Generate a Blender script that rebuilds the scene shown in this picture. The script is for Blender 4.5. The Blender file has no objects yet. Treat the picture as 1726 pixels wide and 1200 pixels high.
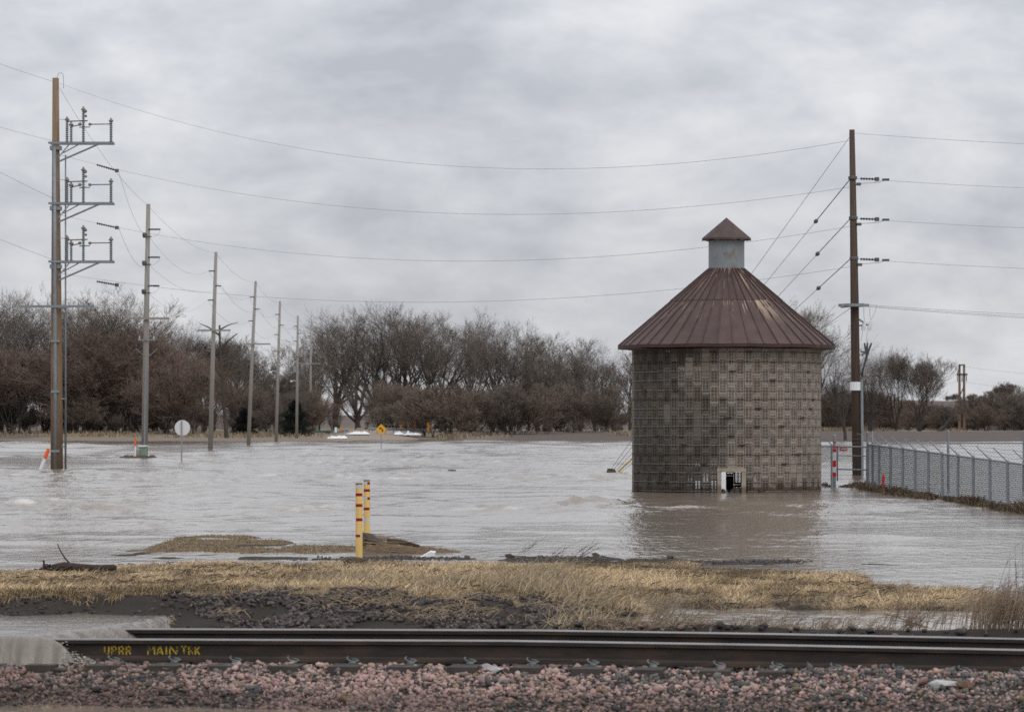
import bpy, math, random
import numpy as np
from mathutils import Vector, Matrix

random.seed(7)
RNG = np.random.default_rng(11)
SC = bpy.context.scene
COL = SC.collection

# ---------------------------------------------------------------- camera
F = 6050.0            # focal length in photograph pixels (about 126 mm on full frame)
HOR = 720.0           # horizon row of the photograph
CAMZ = 1.75           # eye height above the flood water (z = 0)
cam_d = bpy.data.cameras.new('camera')
cam_d.sensor_width = 36.0
cam_d.lens = F / 1726.0 * 36.0
cam_d.shift_y = (HOR - 600.0) / 1726.0
cam_d.clip_start = 0.5
cam_d.clip_end = 6000.0
cam_d.dof.use_dof = True
cam_d.dof.focus_distance = 58.0
cam_d.dof.aperture_fstop = 6.3
cam = bpy.data.objects.new('camera', cam_d)
COL.objects.link(cam)
cam.location = (0, 0, CAMZ)
cam.rotation_euler = (math.radians(90), 0, 0)
SC.camera = cam

# ---------------------------------------------------------------- world: overcast sky
world = bpy.data.worlds.new('World')
SC.world = world
world.use_nodes = True
nt = world.node_tree
nt.nodes.clear()
def wn(t, **kw):
    n = nt.nodes.new(t)
    for k, v in kw.items():
        setattr(n, k, v)
    return n
SUN_EL, SUN_AZ = math.radians(48), math.radians(150)
sky = wn('ShaderNodeTexSky', sky_type='NISHITA')
sky.sun_disc = False
sky.sun_elevation = SUN_EL
sky.sun_rotation = SUN_AZ
skym = wn('ShaderNodeVectorMath', operation='SCALE'); skym.inputs['Scale'].default_value = 0.10
nt.links.new(sky.outputs[0], skym.inputs[0])
tc = wn('ShaderNodeTexCoord')
mp = wn('ShaderNodeMapping'); mp.inputs['Scale'].default_value = (1.0, 1.0, 2.0); mp.inputs['Location'].default_value = (0.33, 0.2, 0.1)
nt.links.new(tc.outputs['Generated'], mp.inputs['Vector'])
n1 = wn('ShaderNodeTexNoise'); n1.inputs['Scale'].default_value = 11.0; n1.inputs['Detail'].default_value = 5.0
n1.inputs['Roughness'].default_value = 0.58; n1.inputs['Distortion'].default_value = 0.15
nt.links.new(mp.outputs[0], n1.inputs['Vector'])
mp2 = wn('ShaderNodeMapping'); mp2.inputs['Scale'].default_value = (1.0, 1.0, 2.2)
nt.links.new(tc.outputs['Generated'], mp2.inputs['Vector'])
n2 = wn('ShaderNodeTexNoise'); n2.inputs['Scale'].default_value = 26.0; n2.inputs['Detail'].default_value = 6.0
n2.inputs['Roughness'].default_value = 0.55; n2.inputs['Distortion'].default_value = 0.2
nt.links.new(mp2.outputs[0], n2.inputs['Vector'])
nm = wn('ShaderNodeMix', data_type='FLOAT'); nm.inputs['Factor'].default_value = 0.36
nt.links.new(n1.outputs['Fac'], nm.inputs['A']); nt.links.new(n2.outputs['Fac'], nm.inputs['B'])
rp = wn('ShaderNodeValToRGB')
cr = rp.color_ramp
cr.elements[0].position = 0.375; cr.elements[0].color = (0.45, 0.465, 0.51, 1)
cr.elements[1].position = 0.615; cr.elements[1].color = (0.735, 0.74, 0.762, 1)
e = cr.elements.new(0.50); e.color = (0.59, 0.602, 0.64, 1)
nt.links.new(nm.outputs['Result'], rp.inputs['Fac'])
wm = wn('ShaderNodeMix', data_type='RGBA'); wm.inputs['Factor'].default_value = 0.93
nt.links.new(skym.outputs[0], wm.inputs['A']); nt.links.new(rp.outputs['Color'], wm.inputs['B'])
# an overcast sky is brighter overhead than at the horizon (smooth, all round)
sx = wn('ShaderNodeSeparateXYZ'); nt.links.new(tc.outputs['Generated'], sx.inputs[0])
gr = wn('ShaderNodeMapRange'); gr.inputs['From Min'].default_value = 0.0; gr.inputs['From Max'].default_value = 1.0
gr.inputs['To Min'].default_value = 1.0; gr.inputs['To Max'].default_value = 2.1
nt.links.new(sx.outputs[2], gr.inputs['Value'])
bg = wn('ShaderNodeBackground')
nt.links.new(gr.outputs[0], bg.inputs['Strength'])
nt.links.new(wm.outputs['Result'], bg.inputs['Color'])
wo = wn('ShaderNodeOutputWorld'); nt.links.new(bg.outputs[0], wo.inputs['Surface'])

sun_d = bpy.data.lights.new('sun', 'SUN')
sun_d.energy = 0.9; sun_d.angle = math.radians(40); sun_d.color = (1.0, 0.97, 0.93)
sun = bpy.data.objects.new('sun', sun_d); COL.objects.link(sun)
# light travels from behind the camera's right shoulder
sdir = Vector((math.sin(SUN_AZ) * math.cos(SUN_EL), math.cos(SUN_AZ) * math.cos(SUN_EL), math.sin(SUN_EL)))
sun.rotation_euler = sdir.to_track_quat('Z', 'Y').to_euler()

vs = SC.view_settings
vs.view_transform = 'Standard'; vs.look = 'None'; vs.exposure = 0.0; vs.gamma = 1.0
vs.use_curve_mapping = False
SC.cycles.use_denoising = False
SC.cycles.max_bounces = 6

# ---------------------------------------------------------------- helpers
def at(u, y, D):
    """photograph pixel at distance D -> world point"""
    return Vector(((u - 863.0) / F * D, D, CAMZ + (HOR - y) / F * D))
def dw(y, z=0.0):
    """distance of a point of height z seen at row y"""
    return (CAMZ - z) * F / (y - HOR)
def ux(u, D):
    return (u - 863.0) / F * D
def smooth(a, b, x):
    t = np.clip((np.asarray(x, float) - a) / (b - a), 0, 1)
    return t * t * (3 - 2 * t)
_lat = {}
def vnoise(x, y, seed=0):
    if seed not in _lat:
        _lat[seed] = np.random.default_rng(1000 + seed).random((256, 256))
    L = _lat[seed]
    x = np.asarray(x, float); y = np.asarray(y, float)
    xi = np.floor(x).astype(int); yi = np.floor(y).astype(int)
    fx = x - xi; fy = y - yi
    fx = fx * fx * (3 - 2 * fx); fy = fy * fy * (3 - 2 * fy)
    x0 = xi & 255; x1 = (xi + 1) & 255; y0 = yi & 255; y1 = (yi + 1) & 255
    return (L[x0, y0] * (1 - fx) + L[x1, y0] * fx) * (1 - fy) + (L[x0, y1] * (1 - fx) + L[x1, y1] * fx) * fy - 0.5
def fbm(x, y, seed=0, octs=4, gain=0.5):
    s = 0; a = 1.0
    for i in range(octs):
        s = s + a * vnoise(x * 2 ** i + 17.3 * i, y * 2 ** i + 9.1 * i, seed + i)
        a *= gain
    return s

# ---------------------------------------------------------------- materials
MATS = {}
def mat(name, col, rough=0.8, var=0.25, scale=6.0, bump=0.0, metal=0.0, col2=None, thr=(0.5, 0.62), tint='none',
        stretch=(1, 1, 1), spec=0.3, coord='Object', bscale=None, bdist=0.02, detail=5.0):
    """noise-varied principled material; tint 'object' multiplies by the object's own colour,
    tint 'attr' by the point colour attribute; col2 is a second colour in patches"""
    m = bpy.data.materials.new(name); m.use_nodes = True
    t = m.node_tree; N = t.nodes; L = t.links
    b = N['Principled BSDF']
    b.inputs['Roughness'].default_value = rough
    b.inputs['Metallic'].default_value = metal
    b.inputs['Specular IOR Level'].default_value = spec
    c = N.new('ShaderNodeTexCoord')
    mpn = N.new('ShaderNodeMapping'); mpn.inputs['Scale'].default_value = stretch
    if coord == 'Position':
        g = N.new('ShaderNodeNewGeometry'); L.new(g.outputs['Position'], mpn.inputs['Vector'])
    else:
        oi = N.new('ShaderNodeObjectInfo')
        ad = N.new('ShaderNodeVectorMath'); ad.operation = 'MULTIPLY_ADD'
        L.new(oi.outputs['Random'], ad.inputs[0]); ad.inputs[1].default_value = (37, 51, 23)
        L.new(c.outputs[coord], ad.inputs[2]); L.new(ad.outputs[0], mpn.inputs['Vector'])
    no = N.new('ShaderNodeTexNoise'); no.inputs['Scale'].default_value = scale; no.inputs['Detail'].default_value = detail
    no.inputs['Roughness'].default_value = 0.62
    L.new(mpn.outputs[0], no.inputs['Vector'])
    ramp = N.new('ShaderNodeValToRGB')
    ramp.color_ramp.elements[0].position = 0.25; ramp.color_ramp.elements[1].position = 0.75
    ramp.color_ramp.elements[0].color = tuple(x * (1 - var) for x in col) + (1,)
    ramp.color_ramp.elements[1].color = tuple(min(1, x * (1 + var)) for x in col) + (1,)
    L.new(no.outputs['Fac'], ramp.inputs['Fac'])
    out = ramp.outputs['Color']
    if col2 is not None:
        no2 = N.new('ShaderNodeTexNoise'); no2.inputs['Scale'].default_value = scale * 0.55; no2.inputs['Detail'].default_value = 6
        L.new(mpn.outputs[0], no2.inputs['Vector'])
        r2 = N.new('ShaderNodeMapRange'); r2.inputs['From Min'].default_value = thr[0]; r2.inputs['From Max'].default_value = thr[1]
        L.new(no2.outputs['Fac'], r2.inputs['Value'])
        mx = N.new('ShaderNodeMix'); mx.data_type = 'RGBA'
        L.new(r2.outputs[0], mx.inputs['Factor']); L.new(out, mx.inputs['A']); mx.inputs['B'].default_value = tuple(col2) + (1,)
        out = mx.outputs['Result']
    if tint != 'none':
        mu = N.new('ShaderNodeMix'); mu.data_type = 'RGBA'; mu.blend_type = 'MULTIPLY'; mu.inputs['Factor'].default_value = 1
        if tint == 'object':
            o2 = N.new('ShaderNodeObjectInfo'); src = o2.outputs['Color']
        else:
            o2 = N.new('ShaderNodeAttribute'); o2.attribute_name = 'tint'; src = o2.outputs['Color']
        L.new(out, mu.inputs['A']); L.new(src, mu.inputs['B']); out = mu.outputs['Result']
    L.new(out, b.inputs['Base Color'])
    if bump > 0:
        nb = N.new('ShaderNodeTexNoise'); nb.inputs['Scale'].default_value = bscale or scale * 2.2; nb.inputs['Detail'].default_value = 6
        L.new(mpn.outputs[0], nb.inputs['Vector'])
        bp = N.new('ShaderNodeBump'); bp.inputs['Strength'].default_value = bump; bp.inputs['Distance'].default_value = bdist
        L.new(nb.outputs['Fac'], bp.inputs['Height']); L.new(bp.outputs[0], b.inputs['Normal'])
    MATS[name] = m
    return m

mat('pole_wood', (0.20, 0.135, 0.085), 0.85, 0.35, 3.0, 0.4, stretch=(6, 6, 0.35))
mat('pole_wood_dark', (0.075, 0.05, 0.038), 0.85, 0.35, 3.0, 0.4, stretch=(6, 6, 0.35))
mat('pole_wood_grey', (0.27, 0.25, 0.225), 0.9, 0.25, 3.0, 0.4, stretch=(6, 6, 0.35))
mat('galvanised', (0.23, 0.255, 0.275), 0.5, 0.18, 4.0, metal=0.35)
mat('chain_wire', (0.075, 0.083, 0.09), 0.6, 0.15, 4.0)
mat('dark_steel', (0.10, 0.105, 0.11), 0.55, 0.25, 6.0, metal=0.3)
mat('insulator', (0.20, 0.235, 0.245), 0.45, 0.15, 8.0)
mat('insulator_dark', (0.045, 0.05, 0.055), 0.45, 0.2, 8.0)
mat('brass_fitting', (0.19, 0.18, 0.14), 0.5, 0.25, 10.0, metal=0.3)
mat('wire', (0.26, 0.265, 0.275), 0.6, 0.1, 5.0)
mat('guy_wire', (0.07, 0.075, 0.08), 0.6, 0.1, 5.0)
mat('concrete_stave', (0.278, 0.237, 0.197), 0.92, 0.18, 9.0, 0.5, tint='object', col2=(0.17, 0.135, 0.11), thr=(0.56, 0.72), bscale=40, bdist=0.006)
mat('concrete_frame', (0.33, 0.285, 0.23), 0.92, 0.18, 5.0, 0.4, col2=(0.26, 0.20, 0.15), thr=(0.58, 0.7))
mat('hoop_steel', (0.24, 0.235, 0.225), 0.55, 0.3, 2.0, metal=0.3)
mat('hoop_rust', (0.06, 0.042, 0.035), 0.8, 0.3, 4.0)
mat('cupola_sheet', (0.225, 0.25, 0.262), 0.55, 0.15, 3.0, 0.15, metal=0.25, col2=(0.17, 0.125, 0.085), thr=(0.54, 0.64))
mat('sign_white', (0.62, 0.63, 0.65), 0.5, 0.06, 3.0)
mat('sign_yellow', (0.72, 0.36, 0.02), 0.5, 0.08, 3.0)
mat('sign_black', (0.015, 0.015, 0.015), 0.6, 0.2, 3.0)
mat('sign_red', (0.50, 0.02, 0.025), 0.55, 0.1, 6.0)
mat('bollard_yellow', (0.74, 0.51, 0.17), 0.5, 0.10, 4.0, col2=(0.50, 0.36, 0.15), thr=(0.58, 0.74), stretch=(3, 3, .7))
mat('bollard_base_yellow', (0.75, 0.55, 0.01), 0.45, 0.1, 4.0)
mat('tape_red', (0.27, 0.008, 0.022), 0.4, 0.12, 20.0)
mat('tape_silver', (0.50, 0.54, 0.58), 0.35, 0.1, 20.0)
mat('orange_plastic', (0.75, 0.13, 0.03), 0.5, 0.1, 8.0)
mat('orange_board', (0.55, 0.22, 0.02), 0.5, 0.1, 8.0)
mat('white_plastic', (0.72, 0.73, 0.74), 0.5, 0.06, 8.0)
mat('green_box', (0.19, 0.26, 0.20), 0.6, 0.12, 5.0)
mat('green_rail', (0.06, 0.15, 0.11), 0.6, 0.15, 5.0)
mat('rail_steel', (0.030, 0.023, 0.019), 0.62, 0.45, 5.0, 0.35, stretch=(0.8, 3, 4), bscale=30, bdist=0.003, col2=(0.060, 0.037, 0.026), thr=(0.5, 0.68))
mat('rail_head_steel', (0.24, 0.235, 0.23), 0.33, 0.25, 3.0, metal=0.85, stretch=(0.4, 6, 6))
mat('tie_concrete', (0.06, 0.053, 0.047), 0.9, 0.3, 6.0, 0.4)
mat('clip_steel', (0.14, 0.155, 0.153), 0.55, 0.25, 20.0, metal=0.25)
mat('stencil_yellow', (0.42, 0.29, 0.02), 0.7, 0.3, 30.0, col2=(0.06, 0.045, 0.03), thr=(0.50, 0.62))
mat('stone_single', (1, 1, 1), 0.9, 0.2, 30.0, 0.4, tint='object', bdist=0.004)
mat('stone_mass', (1, 1, 1), 0.9, 0.2, 30.0, 0.4, tint='attr', coord='Position', bdist=0.004)
mat('straw', (1, 1, 1), 0.9, 0.12, 8.0, tint='attr', coord='Position', spec=0.1)
mat('log_bark', (0.055, 0.042, 0.035), 0.95, 0.4, 12.0, 0.8, stretch=(0.4, 4, 4), bdist=0.02)
mat('log_bare', (0.24, 0.175, 0.115), 0.9, 0.3, 12.0, 0.4, stretch=(0.4, 4, 4))
mat('bark', (0.062, 0.053, 0.046), 0.95, 0.3, 0.8)
mat('twig', (0.14, 0.117, 0.098), 0.95, 0.2, 0.12, tint='object')
mat('cedar_needles', (0.024, 0.028, 0.023), 0.9, 0.3, 1.5)
mat('snow', (0.70, 0.71, 0.73), 0.7, 0.05, 2.0, 0.3)
mat('red_marker', (0.45, 0.03, 0.02), 0.6, 0.1, 5.0)
mat('yellow_guard', (0.72, 0.50, 0.10), 0.6, 0.1, 5.0)
mat('debris', (0.085, 0.065, 0.048), 0.95, 0.4, 14.0, 0.6)
mat('teal_scrap', (0.10, 0.16, 0.18), 0.7, 0.2, 14.0)

def wet_band(name, z0, z1, k):
    """soaked, muddy concrete just above the flood line"""
    t = MATS[name].node_tree; N = t.nodes; L = t.links; b = N['Principled BSDF']
    src = b.inputs['Base Color'].links[0].from_socket
    g = N.new('ShaderNodeNewGeometry'); sp = N.new('ShaderNodeSeparateXYZ'); L.new(g.outputs['Position'], sp.inputs[0])
    no = N.new('ShaderNodeTexNoise'); no.inputs['Scale'].default_value = 3.0; no.inputs['Detail'].default_value = 5; L.new(g.outputs['Position'], no.inputs['Vector'])
    ma = N.new('ShaderNodeMath'); ma.operation = 'MULTIPLY_ADD'; L.new(no.outputs['Fac'], ma.inputs[0]); ma.inputs[1].default_value = -0.45; L.new(sp.outputs[2], ma.inputs[2])
    mr = N.new('ShaderNodeMapRange'); L.new(ma.outputs[0], mr.inputs['Value']); mr.inputs['From Min'].default_value = z0 - .22; mr.inputs['From Max'].default_value = z1 - .22
    mr.inputs['To Min'].default_value = 1; mr.inputs['To Max'].default_value = 0
    mx = N.new('ShaderNodeMix'); mx.data_type = 'RGBA'; mx.blend_type = 'MULTIPLY'; L.new(mr.outputs[0], mx.inputs['Factor']); L.new(src, mx.inputs['A']); mx.inputs['B'].default_value = k + (1,)
    L.new(mx.outputs['Result'], b.inputs['Base Color'])
wet_band('concrete_stave', 0.05, 0.20, (.52, .46, .40))
wet_band('concrete_frame', 0.05, 0.20, (.5, .45, .40))
# ---------------------------------------------------------------- mesh builder
def setp(o, label=None, cat=None, group=None, kind=None):
    if label: o['label'] = label
    if cat: o['category'] = cat
    if group: o['group'] = group
    if kind: o['kind'] = kind
    return o
def empty(name, loc, label=None, cat=None, group=None):
    o = bpy.data.objects.new(name, None); COL.objects.link(o)
    o.location = loc; o.empty_display_size = 0.2
    return setp(o, label, cat, group)
def wloc(o):
    p = Vector(o.location)
    q = o.parent
    while q is not None:
        p = p + Vector(q.location); q = q.parent
    return p
class MB:
    def __init__(s):
        s.v = []; s.f = []
    def box(s, c, size, rot=None):
        c = Vector(c); hx, hy, hz = size[0] / 2, size[1] / 2, size[2] / 2
        i = len(s.v)
        for dx in (-hx, hx):
            for dy in (-hy, hy):
                for dz in (-hz, hz):
                    p = Vector((dx, dy, dz))
                    if rot is not None: p = rot @ p
                    s.v.append(tuple(c + p))
        for q in ((0, 1, 3, 2), (4, 6, 7, 5), (0, 4, 5, 1), (2, 3, 7, 6), (0, 2, 6, 4), (1, 5, 7, 3)):
            s.f.append(tuple(i + k for k in q))
        return s
    def path(s, pts, rad, n=6, cap=True):
        pts = [Vector(p) for p in pts]
        if not hasattr(rad, '__len__'): rad = [rad] * len(pts)
        base = len(s.v)
        prev = None
        for k, p in enumerate(pts):
            d = (pts[min(k + 1, len(pts) - 1)] - pts[max(k - 1, 0)])
            if d.length < 1e-9: d = Vector((0, 0, 1))
            d.normalize()
            if prev is None:
                a = d.orthogonal().normalized()
            else:
                a = (prev - d * prev.dot(d))
                a = a.normalized() if a.length > 1e-6 else d.orthogonal().normalized()
            prev = a
            b = d.cross(a)
            for j in range(n):
                t = 2 * math.pi * j / n
                s.v.append(tuple(p + (a * math.cos(t) + b * math.sin(t)) * rad[k]))
        for k in range(len(pts) - 1):
            for j in range(n):
                j2 = (j + 1) % n
                s.f.append((base + k * n + j, base + k * n + j2, base + (k + 1) * n + j2, base + (k + 1) * n + j))
        if cap:
            s.f.append(tuple(base + j for j in reversed(range(n))))
            e = base + (len(pts) - 1) * n
            s.f.append(tuple(e + j for j in range(n)))
        return s
    def tube(s, a, b, r0, r1=None, n=8):
        return s.path([a, b], [r0, r0 if r1 is None else r1], n)
    def lathe(s, c, prof, n=16, ax=(0, 0, 1)):
        """rings of (radius, height along axis)"""
        ax = Vector(ax).normalized(); a = ax.orthogonal().normalized(); b = ax.cross(a)
        c = Vector(c); base = len(s.v)
        for r, h in prof:
            for j in range(n):
                t = 2 * math.pi * j / n
                s.v.append(tuple(c + ax * h + (a * math.cos(t) + b * math.sin(t)) * max(r, 1e-4)))
        for k in range(len(prof) - 1):
            for j in range(n):
                j2 = (j + 1) % n
                s.f.append((base + k * n + j, base + k * n + j2, base + (k + 1) * n + j2, base + (k + 1) * n + j))
        s.f.append(tuple(base + j for j in reversed(range(n))))
        e = base + (len(prof) - 1) * n
        s.f.append(tuple(e + j for j in range(n)))
        return s
    def poly(s, pts):
        i = len(s.v); s.v += [tuple(p) for p in pts]; s.f.append(tuple(range(i, i + len(pts)))); return s
    def slab(s, pts, d):
        """polygon pts extruded by vector d"""
        n = len(pts); i = len(s.v); d = Vector(d)
        s.v += [tuple(p) for p in pts] + [tuple(Vector(p) + d) for p in pts]
        s.f.append(tuple(range(i, i + n))); s.f.append(tuple(reversed(range(i + n, i + 2 * n))))
        for k in range(n):
            k2 = (k + 1) % n
            s.f.append((i + k2, i + k, i + n + k, i + n + k2))
        return s
    def mesh(s, name, m, off=(0, 0, 0), smooth_=False):
        me = bpy.data.meshes.new(name)
        o = Vector(off)
        me.from_pydata([tuple(Vector(p) - o) for p in s.v], [], s.f)
        if m: me.materials.append(MATS[m])
        me.validate(); me.update()
        if smooth_:
            me.polygons.foreach_set('use_smooth', [True] * len(me.polygons))
        return me
    def build(s, name, m, parent=None, smooth_=False, label=None, cat=None, group=None, kind=None):
        """verts are in world coordinates"""
        if parent is not None:
            off = wloc(parent); loc = (0, 0, 0)
        else:
            a = np.array(s.v); off = Vector((float(a[:, 0].mean()), float(a[:, 1].mean()), float(a[:, 2].min()))); loc = off
        o = bpy.data.objects.new(name, s.mesh(name, m, off, smooth_))
        COL.objects.link(o); o.location = loc
        if parent is not None: o.parent = parent
        return setp(o, label, cat, group, kind)
def np_mesh(name, V, Fq, m, tint=None, smooth_=False):
    """mesh from numpy arrays, faces all of one size"""
    V = np.asarray(V, np.float32); Fq = np.asarray(Fq, np.int32)
    me = bpy.data.meshes.new(name)
    k = Fq.shape[1]
    me.vertices.add(len(V)); me.vertices.foreach_set('co', V.ravel())
    me.loops.add(Fq.size); me.loops.foreach_set('vertex_index', Fq.ravel())
    me.polygons.add(len(Fq)); me.polygons.foreach_set('loop_start', np.arange(0, Fq.size, k, dtype=np.int32))
    if smooth_: me.polygons.foreach_set('use_smooth', np.ones(len(Fq), bool))
    if tint is not None:
        c = np.ones((len(V), 4), np.float32); c[:, :3] = tint
        at_ = me.color_attributes.new('tint', 'FLOAT_COLOR', 'POINT'); at_.data.foreach_set('color', c.ravel())
    if m: me.materials.append(MATS[m] if isinstance(m, str) else m)
    me.update(calc_edges=True); me.validate()
    return me
def np_obj(name, me, parent=None, **kw):
    o = bpy.data.objects.new(name, me); COL.objects.link(o)
    if parent is not None: o.parent = parent
    return setp(o, **kw)
def grid_faces(nr, nc):
    i = np.arange(nr * nc).reshape(nr, nc)
    return np.stack([i[:-1, :-1], i[:-1, 1:], i[1:, 1:], i[1:, :-1]], -1).reshape(-1, 4)

# ================================================================ terrain
def interp(u, pts):
    p = np.array(pts, float)
    return np.interp(u, p[:, 0], p[:, 1])
TOP = [(-900, 975), (-400, 970), (0, 967), (100, 962), (200, 955), (400, 952), (860, 952), (1000, 948), (1100, 950), (1250, 957),
       (1330, 964), (1440, 968), (1475, 984), (1550, 992), (1630, 995), (1665, 1003), (1700, 1015), (2100, 1030), (2600, 1030)]
FOOT = [(-900, 32.3), (-400, 32.3), (250, 32.1), (450, 31.7), (950, 31.7), (1020, 32.5), (1110, 33.9), (1150, 34.5), (1650, 34.3),
        (1700, 34.6), (2100, 36.5), (2600, 37)]
CREST = [(-900, .2), (-400, .2), (250, .22), (600, .25), (950, .2), (1050, .13), (1150, .075), (1650, .05), (1720, .02), (2600, .0)]
YAW = 0.15
def track_t(X, D):
    return (D - 28.83 + YAW * X) / math.sqrt(1 + YAW * YAW)
def rail_z(X):
    return np.interp(X, [-9, -3.7, 0, 2, 4, 6, 12], [.02, .025, .044, .03, .008, -.008, -.02])
ISL_LO = 932.5
ISL_HI = [(246, 932), (300, 905), (330, 903), (400, 907), (470, 914), (560, 923), (612, 919), (640, 922), (705, 927), (780, 932)]
def strip(u, D, lo, hi, u0, u1, top, slope):
    """low strip of ground between rows hi (far) and lo (near)"""
    a = dw(lo); b = dw(hi)
    e = np.minimum(D - a, b - D) * slope
    e = np.minimum(e, np.minimum(u - u0, u1 - u) * 0.0008)
    return np.clip(e, -0.6, top)
def ground(X, D):
    X = np.asarray(X, float); D = np.asarray(D, float)
    u = np.clip(863.0 + X / D * F, -900, 2600)
    nz = fbm(X / 0.9, D / 0.9, 20, 4)
    nf = fbm(X / 0.16, D / 0.16, 25, 2)
    # ---- near bank between the flood and the track
    dt = CAMZ * F / (interp(u, TOP) + 5.0 * fbm(X / 0.7, D / 9.0, 30, 3) - HOR)
    df = interp(u, FOOT) + 0.22 * fbm(X / 0.55, D * 0, 33, 3)
    hc = interp(u, CREST)
    dc = df + interp(u, [(0, 0.85), (260, 0.9), (950, 1.2), (1150, 1.6), (2600, 1.0)])
    dc = np.minimum(dc, (df + dt) / 2)
    up = hc * (dt - D) / np.maximum(dt - dc, 0.3)
    up = np.where(D > dt, np.maximum(-(D - dt) * 0.03, -0.5), up)
    face = hc * np.clip((D - df) / np.maximum(dc - df, 0.2), -9, 1) ** 1
    left = u < 1000
    below = np.where(left, np.maximum((D - df) * 0.28, -0.16), np.maximum((D - df) * 0.25, -0.14))
    z = np.where(D >= dc, up, np.where(D >= df, face, below))
    land = (D > df) & (D < dt + 1)
    lum = fbm(X / 0.28, D / 0.28, 27, 3)
    z = z + np.where(land, nz * 0.035 + nf * 0.012, nz * 0.03) + np.where((D < dc + .15), lum * 0.07, 0)
    # ---- islands of grass and gravel in the water
    isl = strip(u, D, ISL_LO, interp(u, ISL_HI), 240, 790, 0.026, 0.02) + nz * 0.085 - .012
    g1 = strip(u, D, 946, 937, 395, 800, 0.02, 0.03) + nz * 0.06 - 0.015
    g2 = strip(u, D, 947, 939, 862, 1020, 0.02, 0.03) + nz * 0.06 - 0.015
    g3 = strip(u, D, 951.5, 944, 1050, 1350, 0.016, 0.03) + nz * 0.05 - 0.010
    g4 = strip(u, D, 955, 950, 1420, 1800, 0.010, 0.03) + nz * 0.03 - 0.018
    near = np.maximum.reduce([z, isl, g1, g2, g3, g4])
    # ---- berm by the track on the right
    t = track_t(X, D)
    berm = (0.05 + nz * 0.05) * np.exp(-((t - 2.15) / 0.3) ** 2) - 0.14 * (1 - np.exp(-((t - 2.15) / 0.5) ** 2))
    near = np.where((u > 930) & (t > 1.6) & (t < 4.2), np.maximum(near, berm), near)
    # ---- track bed and ballast shoulder
    bed = -0.19 + nf * 0.03
    sh = np.where(t < -0.35, -0.182 - np.clip(-0.35 - t, 0, 1.35) * 0.18 - np.clip(-1.7 - t, 0, 3) * 0.1, -0.182) + nf * 0.025 + nz * 0.04
    bed = np.where(t < -0.12, sh, bed)
    w = smooth(1.75, 2.1, t)
    near = bed * (1 - w) + near * w
    near = np.maximum(near, -0.75)
    # ---- far side of the flood
    de = 432 + 26 * fbm(X / 30.0, D * 0, 40, 3) + interp(u, [(-900, 10), (520, 10), (600, 60), (700, 60), (790, 0), (1200, -5), (1400, -10), (2600, -10)])
    far = np.clip((D - de) * 0.012, -0.6, 1.0) + np.clip((D - de) * 0.001, 0, 3) + 0.12 * nz * (D > de)
    mound = 0.72 * np.exp(-((u - 632) / 78.0) ** 4) * smooth(462, 492, D) * (1 - smooth(540, 700, D))
    far = far + mound
    rid = smooth(690, 860, D) * (7.0 + 1.2 * fbm(X / 60.0, D / 60.0, 44, 3)) * (.45 + .55 * smooth(1000, 1380, u)) * (D > 300)
    far = far + rid
    k = smooth(60, 80, D)
    return near * (1 - k) + far * k
def ground1(X, D):
    return float(ground(np.array([X]), np.array([D]))[0])

Ds = np.concatenate([np.linspace(6, 24, 10, endpoint=False), np.arange(24, 60, 0.11), np.geomspace(60, 3200, 190)])
Wd = np.maximum(13.0, 0.4 * Ds)
S = np.linspace(-1, 1, 281)
GX = S[None, :] * Wd[:, None]; GD = np.repeat(Ds[:, None], len(S), 1)
GZ = ground(GX, GD)
GU = 863 + GX / GD * F
c_soil = np.array([0.034, 0.027, 0.022]); c_straw = np.array([0.30, 0.225, 0.13]); c_field = np.array([0.105, 0.08, 0.066])
c_tan = np.array([0.30, 0.235, 0.165]); c_road = np.array([0.30, 0.24, 0.185]); c_ridge = np.array([0.125, 0.095, 0.08])
tint = np.broadcast_to(c_soil, GX.shape + (3,)).copy()
def lay(mask, col):
    global tint
    tint = tint * (1 - mask[..., None]) + col * mask[..., None]
gd_t = track_t(GX, GD)
lay(((GD > interp(np.clip(GU, -900, 2600), FOOT) + 0.9) & (GD < CAMZ * F / (interp(np.clip(GU, -900, 2600), TOP) - HOR)) & (GZ > 0.0)).astype(float) * 0.75, c_straw)
lay(((GD > dw(933)) & (GD < 60) & (GZ > 0.0)).astype(float) * 0.6, c_straw * .7)
lay(((GD > 60)).astype(float), c_field)
ns = fbm(GX / 22, GD / 60, 50, 3)
lay((GD > 60) * np.clip((ns + 0.12) * 4, 0, 1) * (GU < 1150) * 0.85, c_tan * 0.75)
lay((GD > 560) * (GD < 690) * np.clip((ns + 0.35) * 4, 0, 1), c_tan * 0.8)
lay(smooth(690, 740, GD), c_ridge)
lay((GD > 740) * np.clip((fbm(GX / 18, GD / 60, 55, 3) - 0.12) * 5, 0, 1) * 0.7, c_tan * 0.7)
lay(np.exp(-((GU - 632) / 72.0) ** 4) * (GD > 440) * (GD < 600), c_road)
mat('soil', (1, 1, 1), 0.95, 0.28, 3.0, 0.6, tint='attr', coord='Position', bdist=0.03, bscale=14)
gm = np_mesh('ground', np.stack([GX, GD, GZ], -1).reshape(-1, 3), grid_faces(len(Ds), len(S)), 'soil', tint.reshape(-1, 3), True)
np_obj('ground', gm, kind='structure')

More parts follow.
